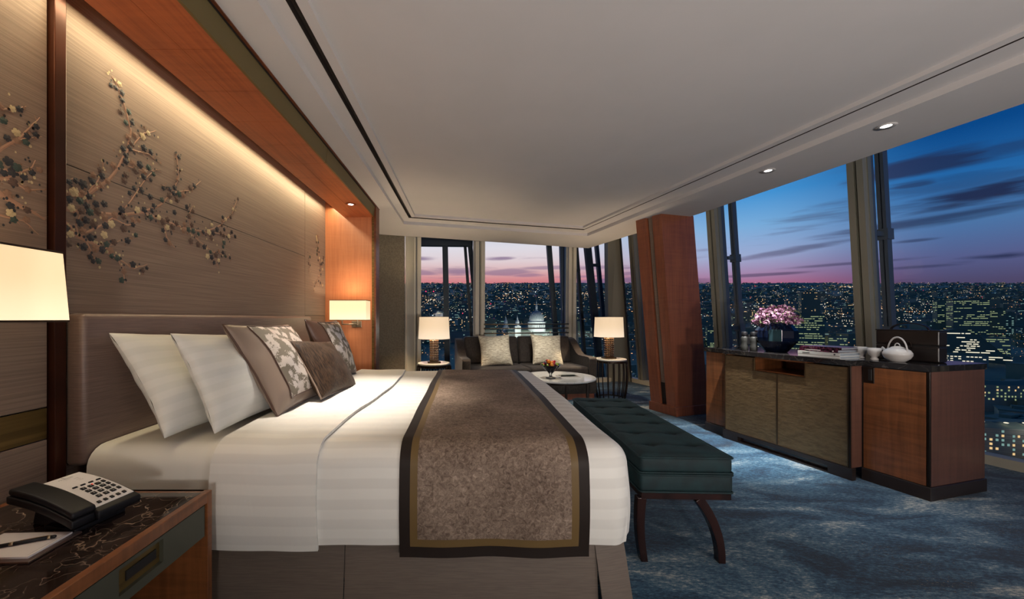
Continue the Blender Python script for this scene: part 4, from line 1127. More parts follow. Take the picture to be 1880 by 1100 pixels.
def table_lamp(loc, label, power):
    e = empty('table_lamp', (loc[0], loc[1], .572), .15, label, 'table lamp', 'table lamps with pleated drum shades')
    MB().box(-.085, .085, -.062, .062, 0, .02).build('base', 'bronze', e, bevel=.003)
    blk = None
    for k in range(9):
        z = .022+k*.0315
        if blk is None: o = blk = MB().box(-.060, .060, -.045, .045, 0, .024).build('glass_block', 'amber', e, bevel=.009, seg=2, smooth=True)
        else: o = blk.copy(); COL.objects.link(o)
        o.location = (0, 0, z)
    MB().box(-.048, .048, -.034, .034, .02, .31).build('core', 'bronze', e)
    bead = None
    for k in range(8):
        for x in (-.047, -.016, .016, .047):
            if bead is None: o = bead = MB().sphere((0,0,0), .0075, 8, 5).build('bead', 'gem', e, smooth=True)
            else: o = bead.copy(); COL.objects.link(o)
            o.location = (x, -.045, .0499+k*.0315)
    MB().tube([(0,0,.30), (0,0,.44)], .008, 8).build('stem', 'nickel', e)
    MB().box(-.05, .05, -.036, .036, .306, .318).build('collar', 'bronze', e, bevel=.002)
    MB().lathe([(.205,.312), (.192,.600)], 64, cap=False).build('lamp_shade', 'shade_table', e, smooth=True, solid=.002)
    for r, z in ((.2065,.313), (.1935,.599)):
        MB().tube([(r*math.cos(2*PI*j/48), r*math.sin(2*PI*j/48), z) for j in range(48)], .0028, 6, closed=True).build('shade_hem', 'curtain', e, smooth=True)
    light('lamp_bulb', 'POINT', (loc[0], loc[1], .572+.42), power, (1,.76,.50), .045)
    return e
table_lamp((2.075, 5.37), 'lit drum-shade lamp on the side table beside the wood column', 34)
table_lamp((-.415, 4.86), 'lit drum-shade lamp on the side table next to the beige wall', 34)

# ================================================================ COFFEE TABLE, BOWL, TABLET
CT = (1.13, 4.50)
ct = empty('coffee_table', (CT[0], CT[1], 0), 0, 'round white marble coffee table on dark metal legs in front of the sofa', 'coffee table')
MB().lathe([(.001,.425), (.415,.425), (.432,.432), (.432,.445), (.426,.450), (.001,.450)], 72).build('table_top', 'marble_white', ct)
MB().lathe([(.33,.395), (.35,.395), (.35,.425), (.33,.425), (.33,.395)], 56, cap=False).build('apron_ring', 'darkmetal', ct)
for k in range(4):
    a = math.radians(-30+90*k); x, y = .34*math.cos(a), .34*math.sin(a)
    MB().box(x-.014, x+.014, y-.014, y+.014, 0, .425).build('leg', 'darkmetal', ct, bevel=.002)
MB().bar((.34*math.cos(math.radians(-30)), .34*math.sin(math.radians(-30)), .05), (-.34*math.cos(math.radians(-30)), -.34*math.sin(math.radians(-30)), .05), .02, .02).build('stretcher', 'darkmetal', ct)
MB().bar((.34*math.cos(math.radians(60)), .34*math.sin(math.radians(60)), .05), (-.34*math.cos(math.radians(60)), -.34*math.sin(math.radians(60)), .05), .02, .02).build('stretcher', 'darkmetal', ct)
BC = (1.0, 4.36, .4505)
bo = empty('fruit_bowl', BC, 0, 'footed clear crystal bowl on the white marble coffee table', 'bowl')
MB().lathe([(.055,0), (.055,.006), (.018,.016), (.014,.045), (.03,.065), (.075,.105), (.118,.152), (.121,.154), (.114,.150), (.070,.110), (.026,.072), (.002,.066)], 40, cap=False).build('bowl_body', 'clear', bo, smooth=True)
fcol = {'red_grape': lin(70,14,22), 'green_grape': lin(150,170,70), 'raspberry': lin(176,22,50), 'plum': lin(60,20,40), 'apricot': lin(214,130,40), 'lychee': lin(200,60,70), 'lime': lin(120,150,60)}
for k_, c_ in fcol.items(): K['f_'+k_] = mat(k_+'_skin', c_, .25, coat=.3)
frd = random.Random(5); fm = {}
fr_list = []
def fruit(kind, p, r):
    if kind not in fm:
        b = MB().sphere((0,0,0), 1, 12, 8); o = b.build(kind, 'f_'+kind, smooth=True); fm[kind] = o
    else: o = fm[kind].copy(); COL.objects.link(o)
    o.location = p; o.scale = (r, r, r*frd.uniform(.95, 1.12))
    lab = {'red_grape': 'dark red grape in the crystal bowl', 'green_grape': 'pale green grape in the crystal bowl', 'raspberry': 'crimson berry in the crystal bowl',
           'plum': 'dark purple plum in the crystal bowl', 'apricot': 'orange apricot on top of the fruit in the crystal bowl', 'lychee': 'pink lychee in the crystal bowl', 'lime': 'small green lime in the crystal bowl'}[kind]
    tag(o, lab, 'fruit', kind.replace('_', ' ')+' fruit in the crystal bowl')
placed = []
def try_fruit(kind, r, zmax):
    for _ in range(60):
        z = frd.uniform(.09, zmax); R_ = .02+.098*min(1, max(0, (z-.072)/.075)); 
        if z > .145: R_ = .115*math.sqrt(max(0, 1-((z-.145)/.075)**2))
        a = frd.uniform(0, 2*PI); rr = max(0, R_-r)*math.sqrt(frd.random())
        p = Vector((BC[0]+rr*math.cos(a), BC[1]+rr*math.sin(a), BC[2]+z))
        if all((p-q_).length > (r+s_)*.97 for q_, s_ in placed):
            placed.append((p, r)); fruit(kind, p, r); return
for k_, r, n_ in (('apricot', .024, 3), ('lychee', .022, 4), ('lime', .02, 3), ('plum', .021, 5), ('raspberry', .015, 8), ('green_grape', .013, 14), ('red_grape', .0125, 34)):
    for _ in range(n_): try_fruit(k_, r, .205 if k_ in ('apricot', 'lychee', 'lime', 'raspberry') else .175)
tb = empty('tablet', (1.235, 4.475, .4505), .12, 'white-framed tablet lying flat on the marble coffee table', 'tablet')
MB().box(-.125, .125, -.085, .085, 0, .009).build('body', 'porcelain', tb, bevel=.003)
MB().box(-.105, .105, -.072, .072, .009, .0096).build('screen', mat('dark_screen', (.02,.03,.028), .08), tb)

# ================================================================ SIDEBOARD
sb = empty('sideboard', (2.925, 2.334, 0), math.atan2(.25, .968), 'long wooden sideboard with bronze doors and black marble top by the window', 'sideboard')
def sbx(x0, x1, y0, y1, z0, z1, name, m, bevel=.0015, parent=None):
    return MB().box(x0, x1, y0, y1, z0, z1).build(name, m, parent or sb, bevel=bevel, seg=1)
ZB, ZT = .085, .812
MB().prism([(-.004,-.008), (.566,-.008), (.566,1.572), (-.064,1.572), (-.064,1.312), (-.118,1.312), (-.118,.328), (-.004,.328)], ZT, .852).build('marble_top', 'marble_black', sb, bevel=.002)
# unit beside the near end
sbx(.004, .56, 0, .012, ZB, ZT, 'end_panel', 'wood_cab2'); sbx(.004, .03, .014, .335, ZB, ZT, 'carcass', 'black')
sbx(.012, .56, .012, .335, ZB, ZB+.02, 'carcass_base', 'wood_cab'); sbx(.54, .56, .012, 1.56, ZB, ZT, 'back_panel', 'wood_cab')
sbx(-.003, .010, -.002, .012, ZB, ZT, 'edge_strip', 'darkmetal')
hz = ZT-.118
d_ = MB()
for (y0, y1, z0, z1) in ((.016, .262, ZB+.004, ZT-.006), (.262, .322, ZB+.004, hz)): d_.box(-.004, .012, y0, y1, z0, z1)
dd = d_.build('door', 'wood_cab', sb)
sbx(-.006, .012, .264, .322, hz+.001, ZT-.006, 'handle_plate', 'darkmetal', parent=dd)
sbx(-.0075, .0, .276, .296, hz+.02, ZT-.02, 'finger_slot', 'black', parent=dd)
# bronze unit
X0 = -.106
sbx(X0+.004, .02, .336, .348, ZB, ZT, 'side_panel', 'wood_cab2'); sbx(X0+.022, .54, 1.29, 1.303, ZB, ZT, 'side_panel', 'wood_cab')
sbx(X0+.05, .54, .348, 1.29, ZB, ZB+.02, 'carcass_base', 'wood_cab')
yc = .828; n0, n1 = .627, 1.024; nz = .692
b = MB(); b.box(X0+.022, .3, n0, n1, nz-.004, nz+.004); b.box(X0+.022, .3, n0-.006, n0, nz, ZT-.005); b.box(X0+.022, .3, n1, n1+.006, nz, ZT-.005); b.box(.27, .3, n0, n1, nz, ZT-.005); b.box(X0+.012, .3, n0, n1, ZT-.014, ZT-.001)
b.build('open_niche', 'wood_cab', sb)
for (y0, y1, nn0, nn1, lab) in ((.352, yc-.003, n0-.004, yc, ''), (yc+.003, 1.296, yc, n1+.004, '')):
    b = MB()
    if nn0 < yc and y0 < n0: cells = ((y0, nn0, ZB+.006, ZT-.012), (nn0, y1, ZB+.006, nz-.008))
    else: cells = ((nn1, y1, ZB+.006, ZT-.012), (y0, nn1, ZB+.006, nz-.008))
    for (a_, c_, z0, z1) in cells: b.box(X0, X0+.02, a_, c_, z0, z1)
    door = b.build('door', 'door', sb)
    t_ = .004; e_ = MB()
    if y0 < n0:
        loop = [(y0, ZB+.006), (y0, ZT-.012), (nn0, ZT-.012), (nn0, nz-.008), (y1, nz-.008), (y1, ZB+.006)]
    else:
        loop = [(y0, ZB+.006), (y0, nz-.008), (nn1, nz-.008), (nn1, ZT-.012), (y1, ZT-.012), (y1, ZB+.006)]
    for i in range(6): e_.bar((X0-.002, *loop[i]), (X0-.002, *loop[(i+1)%6]), .005, .006, (1,0,0))
    e_.build('door_edging', 'bronze', door)
sbx(X0+.002, X0+.02, 1.297, 1.304, ZB, ZT, 'edge_strip', 'darkmetal'); sbx(X0-.001, X0+.02, .336, .3515, ZB, ZT, 'edge_strip', 'darkmetal')
sbx(X0+.03, X0+.045, .348, 1.29, ZB+.02, nz-.02, 'shadow_gap', 'black')
# far unit
sbx(-.052, -.036, 1.306, 1.556, ZB+.004, ZT-.004, 'door', 'wood_cab'); sbx(-.036, .54, 1.548, 1.56, ZB, ZT, 'end_panel', 'wood_cab2')
sbx(-.034, -.02, 1.306, 1.548, ZB, ZT, 'carcass', 'black')
# plinths
sbx(-.012, .56, -.010, .33, 0, ZB, 'plinth', 'ebony', .002)
b = MB()
for (y0, y1, z0, z1) in ((.325, .47, 0, ZB), (1.17, 1.315, 0, ZB), (.47, 1.17, .055, ZB), (.47, 1.17, 0, .012)): b.box(X0-.008, X0+.03, y0, y1, z0, z1)
b.build('plinth', 'ebony', sb)
sbx(X0+.03, X0+.04, .47, 1.17, .012, .055, 'recessed_grille', 'legwood'); sbx(-.062, .54, 1.316, 1.562, 0, ZB, 'plinth', 'ebony', .002)
SBM = Matrix.Translation((2.925,2.334,0)) @ Matrix.Rotation(math.atan2(.25,.968), 4, 'Z')
SA = math.atan2(.25, .968)
def on(x, y, z=.8525): return SBM @ Vector((x, y, z))

# ---- vase with faceted sides and lilac flowers
va = empty('vase', on(.10, .985), SA, 'dark navy faceted glass vase of flowers on the sideboard', 'vase')
prof = [(.075,0), (.080,.002), (.152,.100), (.156,.130), (.152,.190), (.108,.252), (.096,.260), (.090,.255), (.09,.235)]
b = MB(); n = 10
for r, z in prof:
    for j in range(n): a = 2*PI*(j+.5)/n; b.v.append((r*math.cos(a)*.80, r*math.sin(a), z))
for i in range(len(prof)-1):
    for j in range(n): b.f.append((i*n+j, i*n+(j+1)%n, (i+1)*n+(j+1)%n, (i+1)*n+j))
b.f.append(tuple(range(n))[::-1]); b.f.append(tuple((len(prof)-1)*n+j for j in range(n)))
b.build('glass_body', 'vase', va, bevel=.004)
sq = MB().box(-.004, .004, -.046, .046, -.052, .052).build('polished_square', mat('square_facet', (.02,.045,.055), .12, coat=.5), va, loc=(-.1185, -.002, .150), bevel=.003)
va.rotation_euler = (0, 0, SA+.56)
bouquet = empty('flower_bouquet', on(.10, .985, .8525+.25), 0, 'bouquet of small lilac-pink flowers in the navy vase', 'flowers')
K['petal'] = mat('lilac_petal', lin(176,122,158), .6, col2=lin(108,62,96), sc=60)
K['petal2'] = mat('pale_petal', lin(218,180,200), .6, col2=lin(160,100,134), sc=60)
K['petal3'] = mat('plum_petal', lin(116,62,92), .6, col2=lin(84,44,66), sc=60)
K['leafg'] = mat('olive_leaf', lin(86,96,58), .6)
def head_mesh(seed, m):
    r_ = random.Random(seed); b = MB()
    for k in range(16):
        a, c = r_.uniform(0, 2*PI), r_.uniform(-.3, 1)
        s_ = math.sqrt(1-c*c); d0 = Vector((s_*math.cos(a), s_*math.sin(a), c)); p0 = d0*.019
        u_ = d0.cross(Vector((.3,.5,.8))).normalized(); v_ = d0.cross(u_)
        for q in range(4):
            an = q*PI/2+r_.uniform(0, .3); dr_ = u_*math.cos(an)+v_*math.sin(an); sd = d0.cross(dr_)
            b.add([p0, p0+dr_*.006+sd*.004+d0*.002, p0+dr_*.012+d0*.003, p0+dr_*.006-sd*.004+d0*.002], [(0,1,2,3)])
    return b
hp = [head_mesh(i, None).build('flower_head', ('petal', 'petal2', 'petal', 'petal2', 'petal3')[i], bouquet) for i in range(5)]
stem_b, leaf_b = MB(), MB(); hr = random.Random(8)
for k in range(170):
    a = hr.uniform(0, 2*PI); c = 1-hr.random()*.98; s_ = math.sqrt(1-c*c)
    R_ = hr.uniform(.72, 1.0)
    p = Vector((.14*R_*s_*math.cos(a), .195*R_*s_*math.sin(a), .0+.165*R_*c*hr.uniform(.85,1.1)))
    o = hp[k] if k < 5 else hr.choice(hp[:5] if k % 3 else hp[:4]).copy()
    if k >= 5: COL.objects.link(o)
    o.location = p; s_c = hr.uniform(.75, 1.15); o.scale = (s_c,)*3; o.rotation_euler = (hr.uniform(-.5,.5), hr.uniform(-.5,.5), hr.uniform(0,6))
    if k % 3 == 0: stem_b.tube([Vector((p.x*.15, p.y*.15, -.06)), p*.6, p], .0015, 4, caps=False)
for k in range(150):
    a = hr.uniform(0, 2*PI); c = hr.uniform(-.02, .9); s_ = math.sqrt(1-c*c)
    d0 = Vector((.15*s_*math.cos(a), .215*s_*math.sin(a), .005+.17*c))
    t_ = Vector((hr.uniform(-1,1), hr.uniform(-1,1), hr.uniform(.1,1))).normalized()*.022; w_ = t_.cross(Vector((hr.random(),1,.2))).normalized()*.005
    leaf_b.add([d0, d0+t_*.5+w_, d0+t_, d0+t_*.5-w_], [(0,1,2,3)])
stem_b.build('stems', 'leafg', bouquet); tag(leaf_b.build('small_leaves', 'leafg', bouquet), kind='stuff')

# ---- binoculars standing on end
bi = empty('binoculars', on(-.02, 1.135), SA+.5, 'black binoculars standing upright beside the navy vase', 'binoculars')
for s_ in (-1, 1):
    y_ = s_*.034
    Mx = Matrix.Translation((0, y_, 0))
    MB().lathe([(.001,0), (.028,0), (.030,.004), (.030,.045), (.026,.060), (.029,.085), (.029,.118), (.022,.132), (.001,.132)], 20, Mx).build('barrel', 'binoc', bi, smooth=True)
    MB().lathe([(.001,.130), (.021,.130), (.024,.136), (.024,.172), (.019,.176), (.001,.174)], 20, Mx).build('eyepiece', 'plastic', bi, smooth=True)
    MB().lathe([(.001,.177), (.015,.177)], 16, Mx, cap=False).build('lens', 'lens', bi)
MB().box(-.014, .014, -.016, .016, .055, .125).build('hinge', 'plastic', bi, bevel=.005)
MB().lathe([(.001,.12), (.012,.12), (.012,.150), (.001,.150)], 14).build('focus_wheel', 'plastic', bi)

# ---- books
def book(x, y, z, L, Wd, T, rz, cover, label, spine_extra=None):
    p = on(x, y, z)
    e = empty('book', p, SA+rz, label, 'book', 'books stacked on the sideboard')
    b = MB(); b.box(-Wd/2, Wd/2, -L/2, L/2, 0, .0025); b.box(-Wd/2, Wd/2, -L/2, L/2, T-.0025, T); b.box(-Wd/2, -Wd/2+.003, -L/2, L/2, 0, T)
    b.build('cover', cover, e)
    MB().box(-Wd/2+.003, Wd/2-.005, -L/2+.005, L/2-.005, .0025, T-.0025).build('pages', K['pagegrey'], e)
    return e
K['pagegrey'] = mat('page_edges', lin(170,178,186), .8, col2=lin(140,150,160), sc=400, stretch=(.05,.05,1))
K['bookwhite'] = mat('white_cover', (.62,.60,.56), .3); K['bookred'] = mat('dark_red_cover', lin(90,20,24), .4)
m_, n_, b_p = base_mat('colour_print_cover'); c_ = n_.coord('Object')
n_.set(b_p.inputs['Base Color'], n_.ramp(n_.noise(c_, 38, 5, .7, 1.0), [(.38, lin(16,14,20)), (.49, lin(36,18,34)), (.55, lin(110,36,60)), (.60, lin(40,40,66)), (.68, lin(190,150,140))])); b_p.inputs['Roughness'].default_value = .2
K['bookprint'] = m_
zz = .8525
e1 = book(.015, .545, zz, .275, .215, .019, .0, 'bookwhite', 'thick white book at the bottom of the sideboard stack')
e2 = book(.015, .545, zz+.0192, .275, .215, .024, .0, 'bookwhite', 'white book with small round spine emblem, second from the bottom of the stack')
MB().lathe([(.001,0), (.006,0), (.006,.001), (.001,.001)], 16, Matrix.Translation((-.1075,-.105,.012)) @ Matrix.Rotation(-PI/2, 4, 'Y')).build('emblem', 'ink', e2)
MB().box(-.1085, -.1075, .055, .105, .009, .014).build('spine_title', 'ink', e2)
e3 = book(.025, .555, zz+.0434, .260, .20, .021, -.03, 'bookprint', 'dark book with colourful printed spine lying on the white books')
MB().lathe([(.001,0), (.005,0), (.005,.001), (.001,.001)], 16, Matrix.Translation((-.1005,-.10,.011)) @ Matrix.Rotation(-PI/2, 4, 'Y')).build('emblem', 'bookwhite', e3)
MB().box(-.1012, -.1003, -.02, .09, .008, .014).build('spine_title', 'bookwhite', e3)
e4 = book(.03, .55, zz+.0646, .265, .205, .018, .04, 'bookprint', 'patterned dark book on top of the sideboard stack')

# ---- cups, teapot, box
def cup(x, y, lab):
    e = empty('tea_cup', on(x, y), 0, lab, 'cup', 'white porcelain cups beside the teapot')
    e.scale = (.74, .74, 1)
    MB().lathe([(.001,0), (.028,0), (.030,.006), (.021,.017), (.023,.024), (.040,.040), (.048,.062), (.0495,.086), (.0475,.086), (.044,.062), (.034,.040), (.001,.030)], 32, cap=False).build('cup_body', 'porcelain', e, smooth=True)
cup(.155, .425, 'white footed porcelain cup next to the stacked books'); cup(.095, .315, 'white footed porcelain cup just under the teapot spout')
tp = empty('teapot', on(.115, .205), SA-.35, 'round white porcelain teapot with overhead hoop handle on the sideboard', 'teapot')
tp.scale = (.72, .72, 1)
MB().lathe([(.001,0), (.050,0), (.056,.004), (.085,.022), (.100,.045), (.100,.060), (.085,.080), (.058,.093), (.045,.096), (.001,.096)], 40).build('pot_body', 'porcelain', tp, smooth=True)
MB().lathe([(.046,.095), (.044,.100), (.020,.107), (.001,.108)], 32).build('lid', 'porcelain', tp, smooth=True)
MB().tube([(0,.024*math.cos(a),.104+.022*math.sin(a)) for a in lsp(.1, PI-.1, 9)], .0045, 8).build('lid_knob', 'porcelain', tp, smooth=True)
MB().tube([(0,.088*math.cos(a),.068+.100*math.sin(a)) for a in lsp(-.12, PI+.12, 20)], .0062, 10).build('handle', 'porcelain', tp, smooth=True)
MB().tube([(0,.075,.040), (0,.100,.060), (0,.122,.076), (0,.142,.090)], [.026,.018,.011,.009], 14).build('spout', 'porcelain', tp, smooth=True)
bx = empty('carrying_box', on(.300, .232), SA, 'dark brown two-tier carrying box with curved handle behind the teapot', 'box')
MB().box(-.045, .045, -.160, .160, 0, .108).build('lower_tier', 'lacquer', bx, bevel=.010, seg=3)
MB().box(-.045, .045, -.160, .160, .111, .215).build('upper_tier', 'lacquer', bx, bevel=.010, seg=3)
MB().box(-.043, .043, -.158, .158, .106, .113).build('seam', 'black', bx)
MB().box(-.047, .047, -.162, .162, .211, .219).build('lid', 'lacquer', bx, bevel=.003)
MB().grid(lambda u, v: Vector((v, .100*math.cos(u), .216+.052*math.sin(u))), lsp(0, PI, 24), [-.012, .012]).build('handle', 'lacquer', bx, smooth=True, solid=.006)
for y_ in (-.02, .085):
    MB().tube([(-.049,y_+.012*math.cos(a),.085+.05*math.sin(a)) for a in lsp(0, PI, 8)], .0025, 6).build('loop_clasp', 'darkmetal', bx, smooth=True)

# ---- charger/adaptor style details are too small to see; the city follows
# ================================================================ THE CITY BELOW
# The ground lies 151 m under the floor and climbs gently towards hills on the skyline.
def gz(Y): return -151.0+.0985*Y
K['ground'] = mat('city_ground', (.36,.42,.27), .9, col2=(.24,.28,.18), sc=.004, detail=8)  # albedo raised to stand in for haze over the land
MB().add([(-60000,40,gz(40)), (90000,40,gz(40)), (90000,40000,gz(40000)), (-60000,40000,gz(40000))], [(0,1,2,3)]).build('land', 'ground')['kind'] = 'structure'
# wooded ridges near the skyline
cr = random.Random(11)
b = MB()
for k in range(26):
    Y = cr.uniform(9000, 30000); X = Y*cr.uniform(-.6, 1.9); Lx = Y*cr.uniform(.2, .6); h = Y*cr.uniform(.0015, .004)
    n_ = 14; base = [(X-Lx/2+Lx*i/n_, Y) for i in range(n_+1)]
    vs = []
    for i, (x, y) in enumerate(base):
        hh = h*math.sin(PI*i/n_)*cr.uniform(.8, 1.1)
        vs += [(x, y, gz(y)-2), (x, y+Y*.03, gz(y+Y*.03)+hh), (x, y+Y*.08, gz(y+Y*.08)-2)]
    b.add(vs, [(3*i, 3*i+3, 3*i+4, 3*i+1) for i in range(n_)]+[(3*i+1, 3*i+4, 3*i+5, 3*i+2) for i in range(n_)])
b.build('hills', mat('wooded_ridge', (.30,.36,.26), .9))['kind'] = 'structure'

walls = [mat('facade_slate', (.25,.28,.18), .7), mat('facade_brown', (.36,.32,.24), .7), mat('facade_pale', (.44,.42,.30), .7), mat('facade_teal', (.20,.24,.16), .5)]  # facades and roofs lightened too, haze put into their colour
roofm = mat('roof_dark', (.24,.27,.18), .85)
W_ = {'warm': emis('window_warm', (1.0,.66,.32), .9, False), 'lime': emis('window_lime', (.72,.85,.45), .42, False), 'cool': emis('window_cool', (.50,.85,.80), .38, False), 'white': emis('window_white', (1,.90,.70), .95, False)}
def facade_windows(b, w_, d_, h_, rr, fill=.3, fh=4., ww=3.0, wh=1.7, strip_=False, faces=(0, 1, 3), start=4., shape=None):
    """lit windows as slabs standing 15 cm off the walls; four faces: -y, -x, +y, +x"""
    for fc in faces:
        Lf = w_ if fc in (0, 2) else d_
        z = start
        while z < h_-fh*.6:
            lit_row = rr.random() < .75
            x = -Lf/2+1.5
            while x < Lf/2-1.5-ww*.5:
                ww_ = ww*(rr.choice((1, 1, 2, 4)) if strip_ else 1); ww_ = min(ww_, Lf/2-1-x)
                if lit_row and rr.random() < fill and ww_ > .5:
                    e_ = .15
                    if fc == 0: q = [(x, -d_/2-e_, z), (x+ww_, -d_/2-e_, z), (x+ww_, -d_/2-e_, z+wh), (x, -d_/2-e_, z+wh)]
                    elif fc == 1: q = [(-w_/2-e_, x+ww_, z), (-w_/2-e_, x, z), (-w_/2-e_, x, z+wh), (-w_/2-e_, x+ww_, z+wh)]
                    elif fc == 2: q = [(x+ww_, d_/2+e_, z), (x, d_/2+e_, z), (x, d_/2+e_, z+wh), (x+ww_, d_/2+e_, z+wh)]
                    else: q = [(w_/2+e_, x, z), (w_/2+e_, x+ww_, z), (w_/2+e_, x+ww_, z+wh), (w_/2+e_, x, z+wh)]
                    b.add(q, [(0,1,2,3)])
                x += ww_+ww*.45
            z += fh
def building_meshes(seed, w_, d_, h_, wm, em, fill, plant=True, **k):
    rr = random.Random(seed)
    bd = MB().box(-w_/2, w_/2, -d_/2, d_/2, -12, h_)
    rf = MB().box(-w_/2-.6, w_/2+.6, -d_/2-.6, d_/2+.6, h_, h_+1.2)
    if plant:
        for _ in range(rr.randint(1, 3)):
            x, y = rr.uniform(-w_*.3, w_*.3), rr.uniform(-d_*.3, d_*.3); a, c = w_*rr.uniform(.08, .2), d_*rr.uniform(.08, .2)
            rf.box(x-a, x+a, y-c, y+c, h_+1, h_+rr.uniform(2.5, 5))
    lw = MB(); facade_windows(lw, w_, d_, h_, rr, fill, **k)
    return bd, rf, lw
def make_building(seed, w_, d_, h_, wm, em, fill, label=None, group=None, loc=None, rotz=0, name='building', **k):
    bd, rf, lw = building_meshes(seed, w_, d_, h_, wm, em, fill, **k)
    e = empty(name, loc or (0,0,0), rotz, label, 'building', group)
    bd.build('walls', wm, e, fix=False); rf.build('roof', roofm, e, fix=False)
    if lw.f: tag(lw.build('lit_windows', em, e, fix=False), kind='stuff')
    return e
# --- ordinary city blocks: a dozen kinds, 300 of them standing singly
kinds = []
for i in range(12):
    kinds.append(make_building(100+i, cr.uniform(26, 62), cr.uniform(18, 34), cr.uniform(12, 30), walls[i % 4], W_[('warm', 'lime', 'white', 'cool', 'warm', 'lime')[i % 6]], cr.uniform(.10, .35),
                               'dark low-rise block with scattered lit windows in the night city beyond the glass', 'low city blocks beyond the glass', (0,0,0), name='city_block', strip_=(i % 3 == 0), fh=3.8))
landmarks = [                # px left, px right, ground row, top row: where each stands, and its size from that
 # x0, x1, groundrow, toprow, wall, light, fill, label
 (1478, 1511, 590, 536, 0, 'warm', .10, 'dark slim tower block standing above the flower vase'),
 (1447, 1466, 592, 552, 1, 'warm', .25, 'smaller tower block just beside the dark slim tower'),
 (1462, 1524, 648, 577, 3, 'lime', .75, 'glassy office tower lit lime green behind the vase flowers'),
 (1528, 1562, 650, 618, 2, 'lime', .35, 'low pale lit office block beside the lime-lit glass tower'),
 (1734, 1770, 612, 552, 0, 'lime', .35, 'dark office tower with a few yellow windows near its top'),
 (1771, 1824, 622, 549, 3, 'lime', .60, 'tall broad office tower with green-lit floors beyond the teapot box'),
 (1826, 1850, 622, 567, 0, 'lime', .55, 'slender dark tower with two bright floors next to the broad green-lit tower'),
 (1852, 1866, 618, 575, 0, 'cool', .30, 'narrow dark tower at the outer side of the office cluster'),
 (1812, 1862, 652, 620, 2, 'lime', .60, 'stepped office block with bright stacked floors at the foot of the towers'),
 (1765, 1822, 672, 652, 2, 'white', .60, 'long low hall with a bright lit upper floor'),
 (1372, 1398, 650, 622, 2, 'white', .40, 'pale lit block beyond the binoculars'),
 (1100, 1118, 632, 598, 2, 'white', .50, 'bright block behind the lamp shade of the sofa corner'),
 (1300, 1322, 640, 600, 3, 'lime', .45, 'lime-lit block seen close to the wood column'),
]
lm_boxes = []
for i, (x0, x1, gr, tr_, wm, em, fill, lab) in enumerate(landmarks):
    Y = 102800/(gr-518); X = ((x0+x1)/2-855)/680*Y; wd = (x1-x0)/680*Y; ht = (gr-tr_)/680*Y
    az_ = math.atan2(X, Y)
    make_building(300+i, wd*.80, wd*.55, ht, walls[wm], W_[em], fill, lab, None, (X, Y+wd*.3, gz(Y)), -az_*.8+.12, name='office_tower', strip_=(em == 'lime'), fh=4.0 if ht < 70 else 4.6, ww=3.2, wh=1.7)
    lm_boxes.append((X, Y, wd))
# curved office building with a sweeping roof
Yc = 102800/(660-518); Xc = (1775-855)/680*Yc
ce = empty('curved_office', (Xc, Yc, gz(Yc)), -.75, 'curved glass office building with a sweeping roof in front of the towers', 'building')
def arcp(t_): return (-46+92*t_, 44+16*math.sin(PI*min(1, t_*1.1))*1.2-46*max(0, t_-.25)**1.5*1.2)
prof = [arcp(i/16) for i in range(17)]
b = MB(); n_ = 17
b.v = [(x, -15, -10) for x, z in prof]+[(x, -15, z) for x, z in prof]+[(x, 18, -10) for x, z in prof]+[(x, 18, z) for x, z in prof]
for i in range(16): b.f += [(i, i+1, n_+i+1, n_+i), (2*n_+i+1, 2*n_+i, 3*n_+i, 3*n_+i+1)]
b.f += [(0, n_, 3*n_, 2*n_), (16, 2*n_+16, 3*n_+16, n_+16)]
b.build('walls', walls[3], ce, fix=False)
MB().add([(x, -16, z) for x, z in prof]+[(x, 19, z) for x, z in prof], [(i, i+1, 18+i, 17+i) for i in range(16)]).build('roof', roofm, ce)
b = MB(); rr = random.Random(4); z = 3
while z < 58:
    x = -44
    while x < 42:
        L_ = rr.choice((3, 6, 10, 16)); t_ = (x+46)/92
        if z < arcp(t_)[1]-4 and z < arcp(min(1, (x+L_+46)/92))[1]-4 and rr.random() < .5: b.add([(x, -15.2, z), (x+L_, -15.2, z), (x+L_, -15.2, z+1.8), (x, -15.2, z+1.8)], [(0,1,2,3)])
        x += L_+1.5
    z += 4
tag(b.build('lit_windows', W_['white'], ce, fix=False), kind='stuff')
